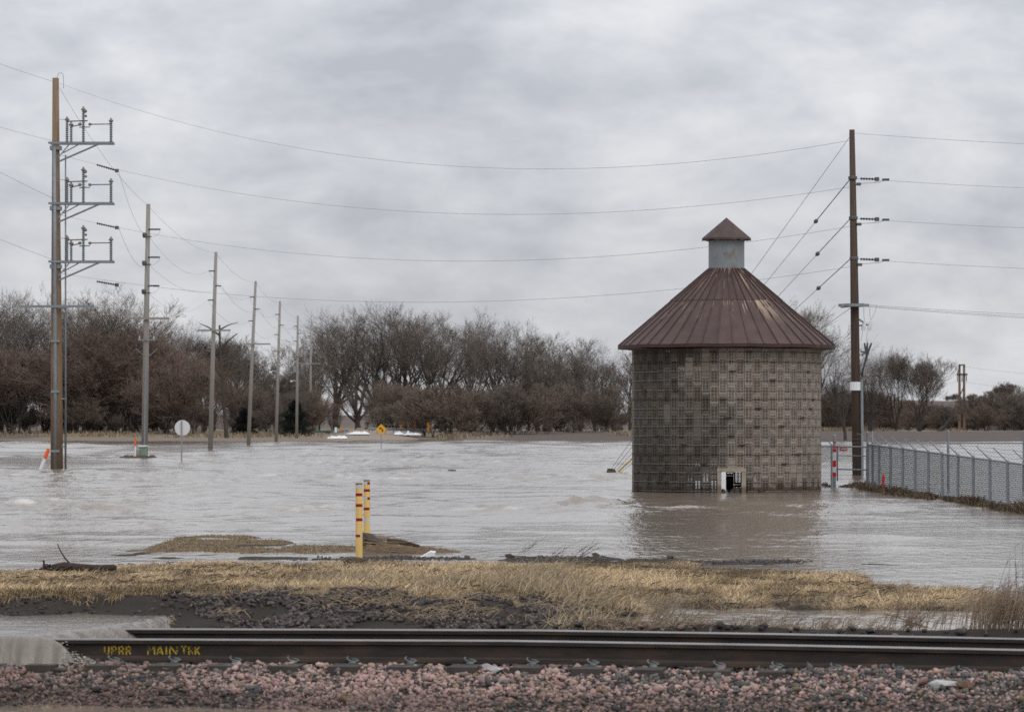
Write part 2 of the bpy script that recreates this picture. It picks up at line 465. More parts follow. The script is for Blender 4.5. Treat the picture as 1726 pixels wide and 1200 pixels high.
# ================================================================ flood water
def water_mat(name, base, rough, sc, strength, dist, foam=0.0):
    m = bpy.data.materials.new(name); m.use_nodes = True
    t = m.node_tree; N = t.nodes; L = t.links
    b = N['Principled BSDF']; b.inputs['Roughness'].default_value = rough; b.inputs['IOR'].default_value = 1.33
    g = N.new('ShaderNodeNewGeometry')
    mp_ = N.new('ShaderNodeMapping'); mp_.inputs['Scale'].default_value = sc
    L.new(g.outputs['Position'], mp_.inputs['Vector'])
    n_ = N.new('ShaderNodeTexNoise'); n_.inputs['Scale'].default_value = 1.0; n_.inputs['Detail'].default_value = 4; n_.inputs['Roughness'].default_value = 0.6
    L.new(mp_.outputs[0], n_.inputs['Vector'])
    bp = N.new('ShaderNodeBump'); bp.inputs['Strength'].default_value = strength; bp.inputs['Distance'].default_value = dist
    L.new(n_.outputs['Fac'], bp.inputs['Height']); L.new(bp.outputs[0], b.inputs['Normal'])
    at_ = N.new('ShaderNodeAttribute'); at_.attribute_name = 'tint'
    mx = N.new('ShaderNodeMix'); mx.data_type = 'RGBA'
    mx.inputs['A'].default_value = tuple(base) + (1,); mx.inputs['B'].default_value = (0.62, 0.58, 0.52, 1)
    L.new(at_.outputs['Fac'], mx.inputs['Factor'])
    L.new(mx.outputs['Result'], b.inputs['Base Color'])
    MATS[name] = m
water_mat('flood_water', (0.215, 0.175, 0.134), 0.085, (5.0, 1.3, 3.0), 0.7, 0.05)
water_mat('pouring_water', (0.165, 0.14, 0.115), 0.14, (34.0, 4.0, 3.0), 1.0, 0.03)

NU, NR = 560, 820
U = np.linspace(-900, 2600, NU)
dstart = np.where(U < 1080, 33.0, 30.95)
dstart = interp(U, [(-900, 33.0), (1000, 33.0), (1120, 32.0), (1180, 30.95), (1726, 30.45), (2600, 30.0)])
R = np.linspace(0, 1, NR)[:, None]
WD = dstart[None, :] * (520.0 / dstart[None, :]) ** R
WX = (U[None, :] - 863) / F * WD
WY = HOR + CAMZ * F / WD
WU = np.repeat(U[None, :], NR, 0)
def gb(y, s): return np.exp(-((WY - y) / s) ** 2)
wob = 9 * fbm(WU / 260.0, WY / 60.0, 60, 3)
WYw = WY + wob
def gbw(y, s): return np.exp(-((WYw - y) / s) ** 2)
rough = (0.9 * gbw(802, 10) + 0.8 * gbw(779, 8) * smooth(380, 520, WU) + 0.95 * gbw(853, 12) + 0.8 * gbw(885, 7) * smooth(620, 380, WU)
         + 0.5 * gbw(764, 6) + 0.5 * gbw(826, 6) * smooth(700, 500, WU) + .35 * gbw(840, 20) * smooth(600, 350, WU))
rough = rough * np.clip(0.8 + 1.3 * fbm(WU / 170.0, WY / 10.0, 64, 4, .6), 0.1, 1.5)
rough = rough * (1 - .6 * smooth(1000, 1100, WU))
calm = smooth(905, 860, WY)
rowsp = WD * (math.log(520.0 / 31.0) / NR)
farw = smooth(140, 300, WD); WZ = np.zeros_like(WD); chop = fbm(WX / 0.9 + 0.2 * WD, WD / 0.8, 70, 3, .55); big = fbm(WX / 3.2, WD / 1.7, 80, 3)
for k, lam in enumerate((.35, .6, 1.0, 1.7, 3.0, 5.2, 9.0)):
    ok = smooth(1.6, 3.0, lam / rowsp)
    th_ = .35 * math.sin(k * 2.3)
    xx = WX * math.cos(th_) + WD * math.sin(th_); dd = -WX * math.sin(th_) + WD * math.cos(th_)
    WZ += ok * 0.056 * lam ** .72 * fbm(xx / (lam * 1.5), dd / lam, 300 + 3 * k, 2, .5) * ((1.0, 1.0, 1.0, .85, .5, .25, .12)[k] * (1 - farw) + farw * (1, 1, 1, 1.2, 1.3, 1.3, 1.2)[k])
gust = np.clip(.75 + 1.5 * fbm(WU / 330.0, WY / 26.0, 66, 3), .25, 1.5)
chop2 = fbm(WX / 2.0 + .1 * WD, WD / 1.5, 84, 4, .6)
WZ = WZ * (0.42 + 0.52 * calm) * gust + rough * (0.17 * chop + 0.05 * chop2 + 0.09 * fbm(WX / .5, WD / .55, 86, 2, .6))
WZ = WZ * np.clip(0.35 + 0.65 * smooth(965, 930, WY), 0, 1)
foam = np.clip((rough - 0.35) * 2.2, 0, 1) * np.clip((chop + chop2 * .3 - 0.26) * 5, 0, 1) * smooth(1060, 900, WU)
edgef = np.exp(-((WY - 744.5) / 0.8) ** 2) * (WU > 780) * (WU < 960) * 0.8
foam = np.clip(foam * np.clip(.35 + 2.5 * fbm(WX / .35, WD / .6, 88, 3), 0, 1) * .75 + edgef, 0, 1)
wm_ = np_mesh('water', np.stack([WX, WD, WZ], -1).reshape(-1, 3), grid_faces(NR, NU), 'flood_water', np.repeat(foam.reshape(-1, 1), 3, 1), True)
np_obj('water', wm_, kind='structure')
# the flood goes on to both sides beyond the picture
m_ = MB(); m_.poly([(-900, 24, -.08), (900, 24, -.08), (900, 540, -.08), (-900, 540, -.08)])
ow = np_mesh('water', np.array([(-900, 62, -.08), (900, 62, -.08), (900, 540, -.08), (-900, 540, -.08)]), np.array([[0, 1, 2, 3]]), 'flood_water', np.zeros((4, 3)))
np_obj('water', ow, kind='structure')
lw = np_mesh('water', np.array([(-14, 12, -.405), (14, 12, -.405), (14, 28.4, -.405), (-14, 28.4, -.405)]), np.array([[0, 1, 2, 3]]), 'flood_water', np.zeros((4, 3)))
np_obj('water', lw, kind='structure')

def ico():
    p = (1 + 5 ** .5) / 2
    v = np.array([(-1, p, 0), (1, p, 0), (-1, -p, 0), (1, -p, 0), (0, -1, p), (0, 1, p), (0, -1, -p), (0, 1, -p), (p, 0, -1), (p, 0, 1), (-p, 0, -1), (-p, 0, 1)], float)
    v /= np.linalg.norm(v[0])
    f = np.array([(0, 11, 5), (0, 5, 1), (0, 1, 7), (0, 7, 10), (0, 10, 11), (1, 5, 9), (5, 11, 4), (11, 10, 2), (10, 7, 6), (7, 1, 8), (3, 9, 4), (3, 4, 2), (3, 2, 6),
                  (3, 6, 8), (3, 8, 9), (4, 9, 5), (2, 4, 11), (6, 2, 10), (8, 6, 7), (9, 8, 1)])
    return v, f
IV, IF = ico()
IVv, IFf = IV, IF
# water spilling over the rails on the left
nt_, ns_ = 150, 170
T = np.linspace(3.9, -0.42, nt_)
xr = np.interp(T, [-0.42, -0.12, 0.06, 0.2, 0.75, 1.4, 1.6, 2.2, 3.9], [-3.74, -3.84, -3.94, -3.88, -3.62, -3.44, -3.40, -3.24, -3.1])
s_ = np.concatenate([np.linspace(0, 1, ns_ - 50) ** 0.5 - 1, np.linspace(0.0, 0.34, 51)[1:]])
CX = np.where(s_[None, :] < 0, xr[:, None] + s_[None, :] * 5.0, xr[:, None] + s_[None, :])
CT = np.repeat(T[:, None], len(s_), 1)
CD = 28.83 - YAW * CX + CT * math.sqrt(1 + YAW * YAW)
CZ = 0.05 + 0.004 * CT + 0.010 * fbm(CX / 0.35, CT / 0.25, 90, 3)
dx = np.clip(CX - xr[:, None] + 0.07 * fbm(CT / 0.12, CT * 0, 93, 2), 0, 9)
CZ = CZ - 2.9 * dx ** 2
dtf = np.clip(-0.03 - CT + 0.04 * fbm(CX / 0.2, CX * 0, 95, 2), 0, 9)
CZ = CZ - 2.4 * dtf ** 2 + 0.028 * fbm(CX / 0.045, CZ * 2, 97, 3) * np.clip(dtf * 6, 0, 1) + 0.025 * fbm(CT / 0.04, CZ * 3, 99, 3) * np.clip(dx * 6, 0, 1)
cf = np.clip((dtf + dx) * 2.2, 0, 1) * np.clip(0.30 + 2.0 * fbm(CX / 0.05, CT / 0.3, 101, 3), 0, 1) * 0.35
cm = np_mesh('overflow_water', np.stack([CX, CD, CZ], -1).reshape(-1, 3), grid_faces(nt_, len(s_)), 'pouring_water', np.repeat(cf.reshape(-1, 1), 3, 1), True)
ovw = np_obj('overflow_water', cm, kind='structure')
rg_ = np.random.default_rng(44)
# splash where the spill meets the stones
vs_, fs_, cs_ = [], [], []
for k in range(260):
    uu = rg_.uniform(104, 160); DD_ = 28.83 - YAW * ux(uu, 29.2) - rg_.uniform(.1, .34); xx = ux(uu, DD_); h_ = (1 - (uu - 104) / 56) * .10 + .02
    c_ = np.array([xx, DD_, -.17 + abs(rg_.normal(0, h_ * .6))]); r0 = rg_.uniform(.003, .009)
    vs_.append(IVv * r0 * np.array([1.6, 1, .9]) + c_); fs_.append(IFf + 12 * k); cs_.append(np.full((12, 3), rg_.uniform(.1, .8)))
np_obj('splash_foam', np_mesh('splash_foam', np.concatenate(vs_), np.concatenate(fs_), 'pouring_water', np.concatenate(cs_), True), ovw, kind='stuff')

# ================================================================ railway track
track = empty('railroad_track', (0, 28.83, -0.16), 'dark rusty railroad track crossing the foreground, left end under spilling water', 'railroad track')
prof = [(-.076, -.186), (.076, -.186), (.076, -.174), (.02, -.158), (.009, -.14), (.009, -.052), (.036, -.042), (.038, -.012), (.030, -.001), (.0, .0),
        (-.030, -.001), (-.038, -.012), (-.036, -.042), (-.009, -.052), (-.009, -.14), (-.02, -.158), (-.076, -.174)]
Xs = np.linspace(-9, 11, 121)
nrm = Vector((YAW, 1, 0)).normalized()      # across the track, away from the camera
al = Vector((1, -YAW, 0)).normalized()
def tpt(X, t, z):
    return Vector((X, 28.83 - YAW * X, 0)) + nrm * t + Vector((0, 0, z))
rails = []
for off in (0.0, 1.505):
    m_ = MB()
    n = len(prof)
    for X in Xs:
        zr = float(rail_z(X))
        for (a, h) in prof:
            m_.v.append(tuple(tpt(X, off + a, zr + h)))
    for k in range(len(Xs) - 1):
        for j in range(n):
            j2 = (j + 1) % n
            m_.f.append((k * n + j, (k + 1) * n + j, (k + 1) * n + j2, k * n + j2))
    o = m_.build('rail', 'rail_steel', track)
    o.data.materials.append(MATS['rail_head_steel'])
    for p in o.data.polygons:
        j = p.index % n
        if j in (8, 9, 10): p.material_index = 1
    rails.append(o)
rails[0]['label'] = 'near rail with yellow stencilled letters on its web'
# yellow stencil lettering on the near web
ST = {'U': [(0, .25, 0, 1), (.02, .2, .38, .0), (.62, 0, .98, .2), (1, .25, 1, 1)],
      'P': [(0, 0, 0, .42), (0, .55, 0, 1), (.32, 1, .85, .96), (1, .9, 1, .58), (.32, .46, .85, .46)],
      'R': [(0, 0, 0, .42), (0, .55, 0, 1), (.32, 1, .85, .96), (1, .9, 1, .58), (.3, .46, .8, .48), (.75, .4, 1.0, 0)],
      'M': [(0, 0, 0, .7), (.04, 1, .44, .42), (.58, .5, .94, 1), (1, 0, 1, .85)],
      'A': [(0, 0, .40, .9), (.56, 1, 1, 0), (.35, .28, .68, .28)],
      'I': [(.5, 0, .5, 1)],
      'N': [(0, 0, 0, .78), (.06, 1, .92, .06), (1, .3, 1, 1)],
      'T': [(-.1, 1, .36, 1), (.64, 1, 1.1, 1), (.5, 0, .5, .86)],
      'K': [(0, 0, 0, 1), (.26, .48, .95, 1), (.36, .42, 1, 0)]}
m_ = MB()
def letter(ch, u0, u1, y0, y1):
    for (ax_, ay, bx_, by) in ST[ch]:
        pa = []
        for (px, py) in ((ax_, ay), (bx_, by)):
            uu = u0 + (u1 - u0) * px; yy = y1 + (y0 - y1) * py
            D0 = 29.35
            for _ in range(3):
                X = ux(uu, D0); D0 = 28.83 - YAW * X
            z = CAMZ + (HOR - yy) / F * D0
            pa.append((X, z))
        (x0, z0), (x1, z1) = pa
        dx_, dz_ = x1 - x0, z1 - z0
        l = math.hypot(dx_, dz_); dx_ /= l; dz_ /= l
        w = 0.0062
        q = [(x0 - dz_ * w, z0 + dx_ * w), (x0 + dz_ * w, z0 - dx_ * w), (x1 + dz_ * w, z1 - dx_ * w), (x1 - dz_ * w, z1 + dx_ * w)]
        m_.poly([tpt(X, -.0112, z) for X, z in q])
x = 177.0
for ch in 'UPRR':
    letter(ch, x, x + 7.0, 1089, 1102.5); x += 12.2
m_.build('lettering', 'stencil_yellow', rails[0]); m_ = MB()
x = 250.0
for ch, w in (('M', 11), ('A', 10), ('I', 4), ('N', 12)):
    letter(ch, x, x + w, 1089, 1102.5); x += w + 4.0
m_.build('lettering', 'stencil_yellow', rails[0]); m_ = MB()
x = 306.5
for ch, w in (('T', 8), ('R', 6.5), ('K', 7.5)):
    letter(ch, x, x + w, 1089, 1102.5); x += w + 4.4
m_.poly([tpt(ux(uu, 29.33), -.0112, CAMZ + (HOR - yy) / F * 29.33) for uu, yy in ((303, 1085.5), (318, 1085.5), (318, 1084.2), (303, 1084.2))])
m_.build('lettering', 'stencil_yellow', rails[0])
# concrete ties with spring clips
CL = [88, 190, 292, 395, 492, 592, 690, 790, 895, 997, 1098, 1210, 1308, 1407, 1512, 1622, 1730, 1836]
for i, uu in enumerate(CL):
    D0 = 29.0
    for _ in range(4):
        X = ux(uu, D0); D0 = 28.83 - YAW * X - 0.08
    zt = float(rail_z(X)) - 0.188
    ctr = tpt(X + 0.02, 0.75, zt - 0.09)
    rot = Matrix.Rotation(math.atan(-YAW), 3, 'Z')
    m_ = MB(); m_.box(ctr, (0.24, 2.5, 0.18), rot)
    tie = m_.build('tie', 'tie_concrete', track)
    m_ = MB()
    b = tpt(X, -0.07, zt)
    pts = [b + nrm * -.012 + Vector((-.012, 0, .052)), b + nrm * -.03 + Vector((-.020, 0, .044)), b + nrm * -.03 + Vector((-.008, 0, .026)),
           b + nrm * -.035 + Vector((.02, 0, .018)), b + nrm * -.04 + Vector((.062, 0, .016)), b + nrm * -.01 + Vector((.075, 0, .018)),
           b + nrm * -.002 + Vector((.05, 0, .03)), b + nrm * .0 + Vector((.015, 0, .034))]
    m_.path(pts, 0.008, 7)
    m_.box(b + nrm * -.035 + Vector((.03, 0, .004)), (.06, .05, .02), rot)
    m_.build('rail_clip', 'clip_steel', tie, smooth_=True)

# ================================================================ ballast stones
STV = []
for k in range(10):
    v = IV * (1 + RNG.uniform(-.42, .28, (12, 1))) * np.array([1.25, 0.95, 0.62]) * RNG.uniform(.85, 1.15, (1, 3))
    for _ in range(9):
        nn_ = RNG.normal(0, 1, 3); nn_ /= np.linalg.norm(nn_); dd_ = v @ nn_; lim = RNG.uniform(.34, .62)
        v = v - np.maximum(dd_ - lim, 0)[:, None] * nn_
    STV.append(v * 1.5)
STV = np.array(STV)
def rotmats(n, rng, tilt=0.5):
    a = rng.uniform(0, 2 * np.pi, n); tx = rng.normal(0, tilt, n); ty = rng.normal(0, tilt, n)
    ca, sa, cx, sx, cy, sy = np.cos(a), np.sin(a), np.cos(tx), np.sin(tx), np.cos(ty), np.sin(ty)
    z = np.zeros(n); o = np.ones(n)
    Rz = np.stack([ca, -sa, z, sa, ca, z, z, z, o], -1).reshape(n, 3, 3)
    Rx = np.stack([o, z, z, z, cx, -sx, z, sx, cx], -1).reshape(n, 3, 3)
    Ry = np.stack([cy, z, sy, z, o, z, -sy, z, cy], -1).reshape(n, 3, 3)
    return Rz @ Rx @ Ry
def stones(X, D, Z, size, col, seed):
    rng = np.random.default_rng(seed); n = len(X)
    v = STV[rng.integers(0, 10, n)] * size[:, None, None]
    v = np.einsum('nij,nkj->nki', rotmats(n, rng), v) + np.stack([X, D, Z], -1)[:, None, :]
    f = (IF[None] + (np.arange(n) * 12)[:, None, None]).reshape(-1, 3)
    return v.reshape(-1, 3), f, np.repeat(col, 12, 0)
rng = np.random.default_rng(5)
def stone_cols(n, pink_p, rng):
    pink = rng.random(n) < pink_p
    c = np.where(pink[:, None], np.array([0.40, 0.275, 0.24]), np.array([0.13, 0.122, 0.115]))
    c = c * rng.uniform(0.55, 1.3, (n, 1)) * rng.uniform(.93, 1.07, (n, 3))
    tan = rng.random(n) < 0.05
    c[tan] = np.array([0.25, 0.17, 0.10]) * rng.uniform(.7, 1.2, (tan.sum(), 1))
    return c
def pinkness(X, D):
    u = 863 + X / D * F
    b = interp(np.clip(u, -900, 2600), [(-900, .55), (0, .6), (250, .8), (700, .88), (880, .72), (1000, .5), (1150, .55), (1300, .42), (1726, .42)])
    return np.clip(b + 0.5 * fbm(X / .5, D / .4, 110, 2), 0.05, 0.97)
N1 = 27000
X = rng.uniform(-6.2, 6.2, N1); t = rng.uniform(-1.75, -0.11, N1)
D = 28.83 - YAW * X + t * math.sqrt(1 + YAW * YAW)
sz = 0.008 + 0.018 * rng.random(N1) ** 1.5; sz = sz * np.where(rng.random(N1) < .08, 1.5, 1)
Z = ground(X, D) + sz * rng.uniform(-0.1, 0.5, N1)
wet = np.clip(1.0 - 0.45 * smooth(-0.27, -0.36, Z) - 0.3 * smooth(-1.6, -3.2, X), 0.4, 1)   # soaked stones are darker by themselves
col = stone_cols(N1, pinkness(X, D), rng) * wet[:, None]
ballast = np_obj('ballast_bed', None, kind='structure')
ballast.location = (0, 28.0, -0.2)
vis = np.abs(X / D * F) < 860
score = sz * (vis & (t > -1.3))
big_i = np.argsort(-score)[:300]
rest = np.ones(N1, bool); rest[big_i] = False
smesh = []
for k in range(10):
    smesh.append(np_mesh('stone', STV[k], IF, 'stone_single'))
rr = random.Random(3)
for i in big_i:
    o = bpy.data.objects.new('stone', smesh[rr.randrange(10)]); COL.objects.link(o)
    o.parent = ballast
    o.location = Vector((X[i], D[i], Z[i] + 0.012)) - Vector(ballast.location)
    o.rotation_euler = (rr.gauss(0, .45), rr.gauss(0, .45), rr.uniform(0, 6.28))
    sc_ = sz[i] * 1.05; o.scale = (sc_,) * 3
    o.color = (*col[i], 1)
v1, f1, c1 = stones(X[rest], D[rest], Z[rest], sz[rest], col[rest], 1)
# stones between the rails
N2 = 2600
X2 = rng.uniform(-3.4, 6.5, N2); t2 = rng.uniform(0.15, 2.1, N2); D2 = 28.83 - YAW * X2 + t2 * 1.0112
s2 = rng.uniform(.018, .04, N2); Z2 = ground(X2, D2) + s2 * .3
v2, f2, c2 = stones(X2, D2, Z2, s2, stone_cols(N2, np.full(N2, .3), rng) * .6, 2)
# dark spilled ballast along the foot of the bank
N3 = 15000
u3 = rng.uniform(255, 1010, N3); D3 = rng.uniform(31.5, 33.6, N3)
X3 = ux(u3, D3)
edge = interp(u3, [(255, 33.1), (300, 32.6), (420, 31.8), (600, 31.6), (950, 31.6), (1010, 32.2)])
edge2 = interp(u3, [(255, 33.2), (400, 33.1), (950, 32.75), (1010, 32.4)]) + 0.25 * fbm(X3 / .5, X3 * 0, 120, 2)
keep = (D3 > edge + 0.5 * fbm(X3 / .5, X3 * 0, 121, 2)) & (D3 < edge2) & (fbm(X3 / .45, D3 / .3, 122, 3) > -.16)
u3, X3, D3 = u3[keep], X3[keep], D3[keep]; n3 = len(X3)
s3 = rng.uniform(.009, .027, n3); Z3 = ground(X3, D3) + s3 * rng.uniform(0, .7, n3)
c3_ = np.array([0.078, 0.066, 0.06]) * rng.uniform(.35, 1.7, (n3, 1)) * rng.uniform(.94, 1.06, (n3, 3))
pk = rng.random(n3) < .06; c3_[pk] = np.array([.2, .14, .12])
v3, f3, c3 = stones(X3, D3, Z3, s3, c3_, 3)
# scattered gravel on the flooded access road
N4 = 1900
u4 = np.concatenate([rng.uniform(395, 800, 1000), rng.uniform(862, 1020, 300), rng.uniform(1050, 1400, 600)])
y4 = np.concatenate([rng.normal(941.5, 2.6, 1000), rng.normal(943, 2.2, 300), rng.normal(948, 2.0, 600)])
D4 = dw(y4); X4 = ux(u4, D4); Z4 = np.maximum(ground(X4, D4), -0.02)
k4 = (Z4 > -0.012) & (fbm(X4 / .5, D4 / 1.5, 123, 3) > -.08)
s4 = rng.uniform(.008, .026, N4)
v4, f4, c4 = stones(X4[k4], D4[k4], Z4[k4] + s4[k4] * .2, s4[k4], np.array([.10, .092, .085]) * rng.uniform(.6, 1.3, (k4.sum(), 1)), 4)
N5 = 5200
u5 = rng.uniform(-60, 1100, N5); D5 = rng.uniform(30.9, 33.4, N5); X5 = ux(u5, D5)
k5 = (D5 < interp(u5, FOOT) + .75) & (fbm(X5 / .35, D5 / .35, 125, 3) > -.12)
X5, D5 = X5[k5], D5[k5]; n5 = len(X5); s5 = rng.uniform(.006, .03, n5) * rng.uniform(.5, 1.2, n5); Z5 = ground(X5, D5)
v5, f5, c5 = stones(X5, D5, Z5, s5, np.array([.050, .040, .034]) * rng.uniform(.5, 1.9, (n5, 1)), 6)
def join(parts):
    V, Fs, C = [], [], []; b = 0
    for v, f, c in parts:
        V.append(v); Fs.append(f + b); C.append(c); b += len(v)
    return np.concatenate(V), np.concatenate(Fs), np.concatenate(C)
V, Fs, C = join([(v1, f1, c1), (v2, f2, c2)])
o = np_obj('loose_ballast', np_mesh('loose_ballast', V - np.array(ballast.location), Fs, 'stone_mass', C), ballast, kind='stuff')
np_obj('dark_ballast', np_mesh('dark_ballast', v3, f3, 'stone_mass', c3), label='dark wet ballast stones spilled below the grassy bank', cat='gravel', kind='stuff')
np_obj('soil_clods', np_mesh('soil_clods', v5, f5, 'stone_mass', c5), label='small dark soil clods on the eroded bank behind the rails', cat='soil', kind='stuff')
np_obj('road_gravel', np_mesh('road_gravel', v4, f4, 'stone_mass', c4), label='thin grey gravel strips showing through the shallow flood water', cat='gravel', kind='stuff')

# ================================================================ dry grass
def blades(X, D, Z, L, width, lean, az, col, droop=0.3):
    """each blade: 3 points along a bending line -> 5 verts, 3 triangles"""
    n = len(X)
    dh = np.stack([np.cos(az), np.sin(az), np.zeros(n)], -1)
    side = np.stack([-np.sin(az), np.cos(az), np.zeros(n)], -1)
    fl = np.array([1.0, 0.25, 0])
    side = side * fl; side += 1e-4
    # ribbons mostly face the viewer so that thin blades keep their width
    side = np.stack([np.ones(n), np.random.default_rng(2).normal(0, .6, n), np.random.default_rng(3).normal(0, .25, n)], -1)
    side -= dh * (side * dh).sum(1, keepdims=True) * np.cos(lean)[:, None] * 0.0
    side /= np.linalg.norm(side, axis=1, keepdims=True)
    p0 = np.stack([X, D, Z], -1)
    up = np.array([0, 0, 1.0])
    d1 = dh * np.cos(lean)[:, None] + up * np.sin(lean)[:, None]
    l2 = lean - droop
    d2 = dh * np.cos(l2)[:, None] + up * np.sin(l2)[:, None]
    # keep ribbon perpendicular to blade
    s1 = np.cross(d1, np.broadcast_to(np.array([0, -1.0, 0.06]), d1.shape)); nn = np.linalg.norm(s1, axis=1, keepdims=True)
    side = np.where(nn > .25, s1 / np.maximum(nn, 1e-6), side)
    p1 = p0 + d1 * (L * .55)[:, None]; p2 = p1 + d2 * (L * .45)[:, None]
    w = (width / 2)[:, None]
    V = np.stack([p0 - side * w, p0 + side * w, p1 - side * w * .8, p1 + side * w * .8, p2], 1).reshape(-1, 3)
    b = (np.arange(n) * 5)[:, None]
    Fs = np.concatenate([b + np.array([[0, 1, 3]]), b + np.array([[0, 3, 2]]), b + np.array([[2, 3, 4]])], 0)
    return V, Fs, np.repeat(col, 5, 0)
def straw_cols(n, rng, base=(0.475, 0.355, 0.212)):
    c = np.array(base) * rng.uniform(.55, 1.3, (n, 1))
    grey = rng.random(n) < .25
    c[grey] = np.array([0.36, 0.30, 0.23]) * rng.uniform(.5, 1.2, (grey.sum(), 1))
    return c
rng = np.random.default_rng(21)
NG = 330000
Dg = rng.uniform(32.3, 47.0, NG); ug = rng.uniform(-160, 1900, NG); Xg = ux(ug, Dg)
Zg = ground(Xg, Dg)
ugc = np.clip(ug, -900, 2600)
low = interp(ugc, FOOT) + interp(ugc, [(0, .75), (260, .95), (420, 1.15), (950, 1.0), (1040, 0.2), (1120, -.35), (2600, -.35)])
patch = fbm(Xg / .45, Dg / .8, 130, 3)
patch2 = fbm(Xg / 1.3, Dg / 2.0, 134, 3)
kp = ((Zg > -0.004) | ((ug > 1100) & (Zg > -.03) & (Dg < 35.5))) & (Dg < CAMZ * F / (interp(ugc, TOP) - HOR) + .5) & (Dg > low + 0.12 * patch) & (rng.random(NG) < np.clip(0.8 + 1.3 * patch, .12, 1))
Xg, Dg, Zg, ug, patch, patch2 = Xg[kp], Dg[kp], Zg[kp], ug[kp], patch[kp], patch2[kp]
n = len(Xg)
L = rng.uniform(.05, .14, n) * (1 + 0.9 * np.clip(patch2, -.4, .8)) * np.interp(Dg, [33, 36, 46], [1.15, 1.0, .75])
lean = np.clip(rng.normal(.36, .32, n), .0, 1.3)
az = rng.normal(0.25, 1.3, n) + np.where(rng.random(n) < .3, np.pi, 0)
c = straw_cols(n, rng) * np.clip(1 + 1.5 * patch + 1.3 * patch2, .32, 1.4)[:, None]
mud = smooth(.03, -.004, Zg)[:, None] * 0.35
c = c * (1 - mud) + np.array([.10, .08, .06]) * mud
parts = [blades(Xg, Dg, Zg - .004, L, rng.uniform(.0035, .0075, n), lean, az, c)]
# grass on the small island
NI = 26000
ui = rng.uniform(250, 780, NI); yi = rng.uniform(900, 936, NI); Di = dw(yi); Xi = ux(ui, Di); Zi = ground(Xi, Di)
ki = (Zi > 0.004) & (Di > dw(934))
Xi, Di, Zi = Xi[ki], Di[ki], Zi[ki]; n = len(Xi)
parts.append(blades(Xi, Di, Zi - .003, rng.uniform(.03, .075, n), rng.uniform(.004, .008, n), np.clip(rng.normal(.35, .3, n), .02, 1.3), rng.uniform(0, 6.28, n),
                    straw_cols(n, rng, (0.34, 0.25, 0.14)) * rng.uniform(.6, 1.1, (n, 1))))
# long matted grass hanging over the cut bank on the left
NO = 9000
uo = rng.uniform(-60, 420, NO); dro = np.clip(fbm(uo / 22., uo * 0, 140, 2) + .55, 0, 1)
ko = rng.random(NO) < dro; uo = uo[ko]; n = len(uo)
Do = interp(uo, FOOT) + interp(uo, [(0, .7), (260, .9), (420, 1.1)]) + rng.uniform(-.1, .35, n); Xo = ux(uo, Do); Zo = ground(Xo, Do) + .01
parts.append(blades(Xo, Do, Zo, rng.uniform(.1, .24, n), rng.uniform(.004, .008, n), rng.uniform(-.5, .6, n), -np.pi / 2 + rng.normal(0, .7, n), straw_cols(n, rng, (.34, .25, .14)), .9))
# taller pale tufts in front of the bank, matted weeds by the track
def tufts(cu, cy, n_, ru, rd, Lm, base, leanm=.8, z0=None, wid=(.004, .008)):
    uu = rng.normal(cu, ru, n_); D0 = dw(cy, .03); DD = D0 + rng.normal(0, rd, n_); XX = ux(uu, DD); ZZ = ground(XX, DD)
    ok = ZZ > -.16
    uu, DD, XX, ZZ = uu[ok], DD[ok], XX[ok], ZZ[ok]; k = len(uu)
    parts.append(blades(XX, DD, ZZ - .01, rng.uniform(.4, 1.2, k) * Lm, rng.uniform(*wid, k), np.clip(rng.normal(leanm, .35, k), .05, 1.5), rng.normal(.1, .8, k) + np.where(rng.random(k) < .3, np.pi, 0),
                        straw_cols(k, rng, base), .5))
n = 5200
uq = rng.uniform(240, 1010, n); Dq = rng.uniform(31.9, 33.6, n); kq = fbm(ux(uq, Dq) / .35, Dq / .3, 142, 2) > .08; uq, Dq = uq[kq], Dq[kq]; n = len(uq); Xq = ux(uq, Dq)
parts.append(blades(Xq, Dq, ground(Xq, Dq) + .03, rng.uniform(.05, .17, n), rng.uniform(.004, .007, n), rng.uniform(-.5, .5, n), rng.uniform(0, 6.28, n), straw_cols(n, rng, (.36, .27, .17)), .3))
pale = (0.42, 0.33, 0.21); greyb = (0.30, 0.235, 0.165)
for cu, cy, k, ru, Lm in ((560, 1010, 700, 40, .20), (700, 1015, 800, 50, .2), (860, 1020, 1200, 60, .26), (900, 1000, 900, 40, .30), (960, 1030, 900, 40, .24), (1000, 1050, 900, 40, .22),
                          (640, 1025, 500, 30, .2), (790, 1020, 700, 40, .22)):
    tufts(cu, cy, k, ru, .35, Lm, pale)
for cu in range(960, 1760, 38):
    tufts(cu + rng.uniform(-12, 12), 1057, int(rng.uniform(60, 420) * (1 if cu < 1200 else .6)), 20, .10, rng.uniform(.07, .18), greyb, .4)
n = 1500
uq = rng.uniform(-80, 1720, n); Dq = rng.uniform(33, 45, n); Xq = ux(uq, Dq); Zq = ground(Xq, Dq); kq = (Zq > .01) & (fbm(Xq / .6, Dq / .8, 144, 2) > .02); Xq, Dq, Zq = Xq[kq], Dq[kq], Zq[kq]; n = len(Xq)
parts.append(blades(Xq, Dq, Zq + .04, rng.uniform(.05, .22, n), rng.uniform(.006, .014, n), rng.normal(.05, .2, n), rng.normal(0, .9, n), np.array([.075, .058, .045]) * rng.uniform(.5, 1.7, (n, 1)), .1))
n = 2600
uq = np.concatenate([rng.normal(60, 70, n // 2), rng.uniform(-80, 230, n - n // 2)]); yq = rng.normal(1194, 6, n); Dq = dw(yq, -.36); Xq = ux(uq, Dq)
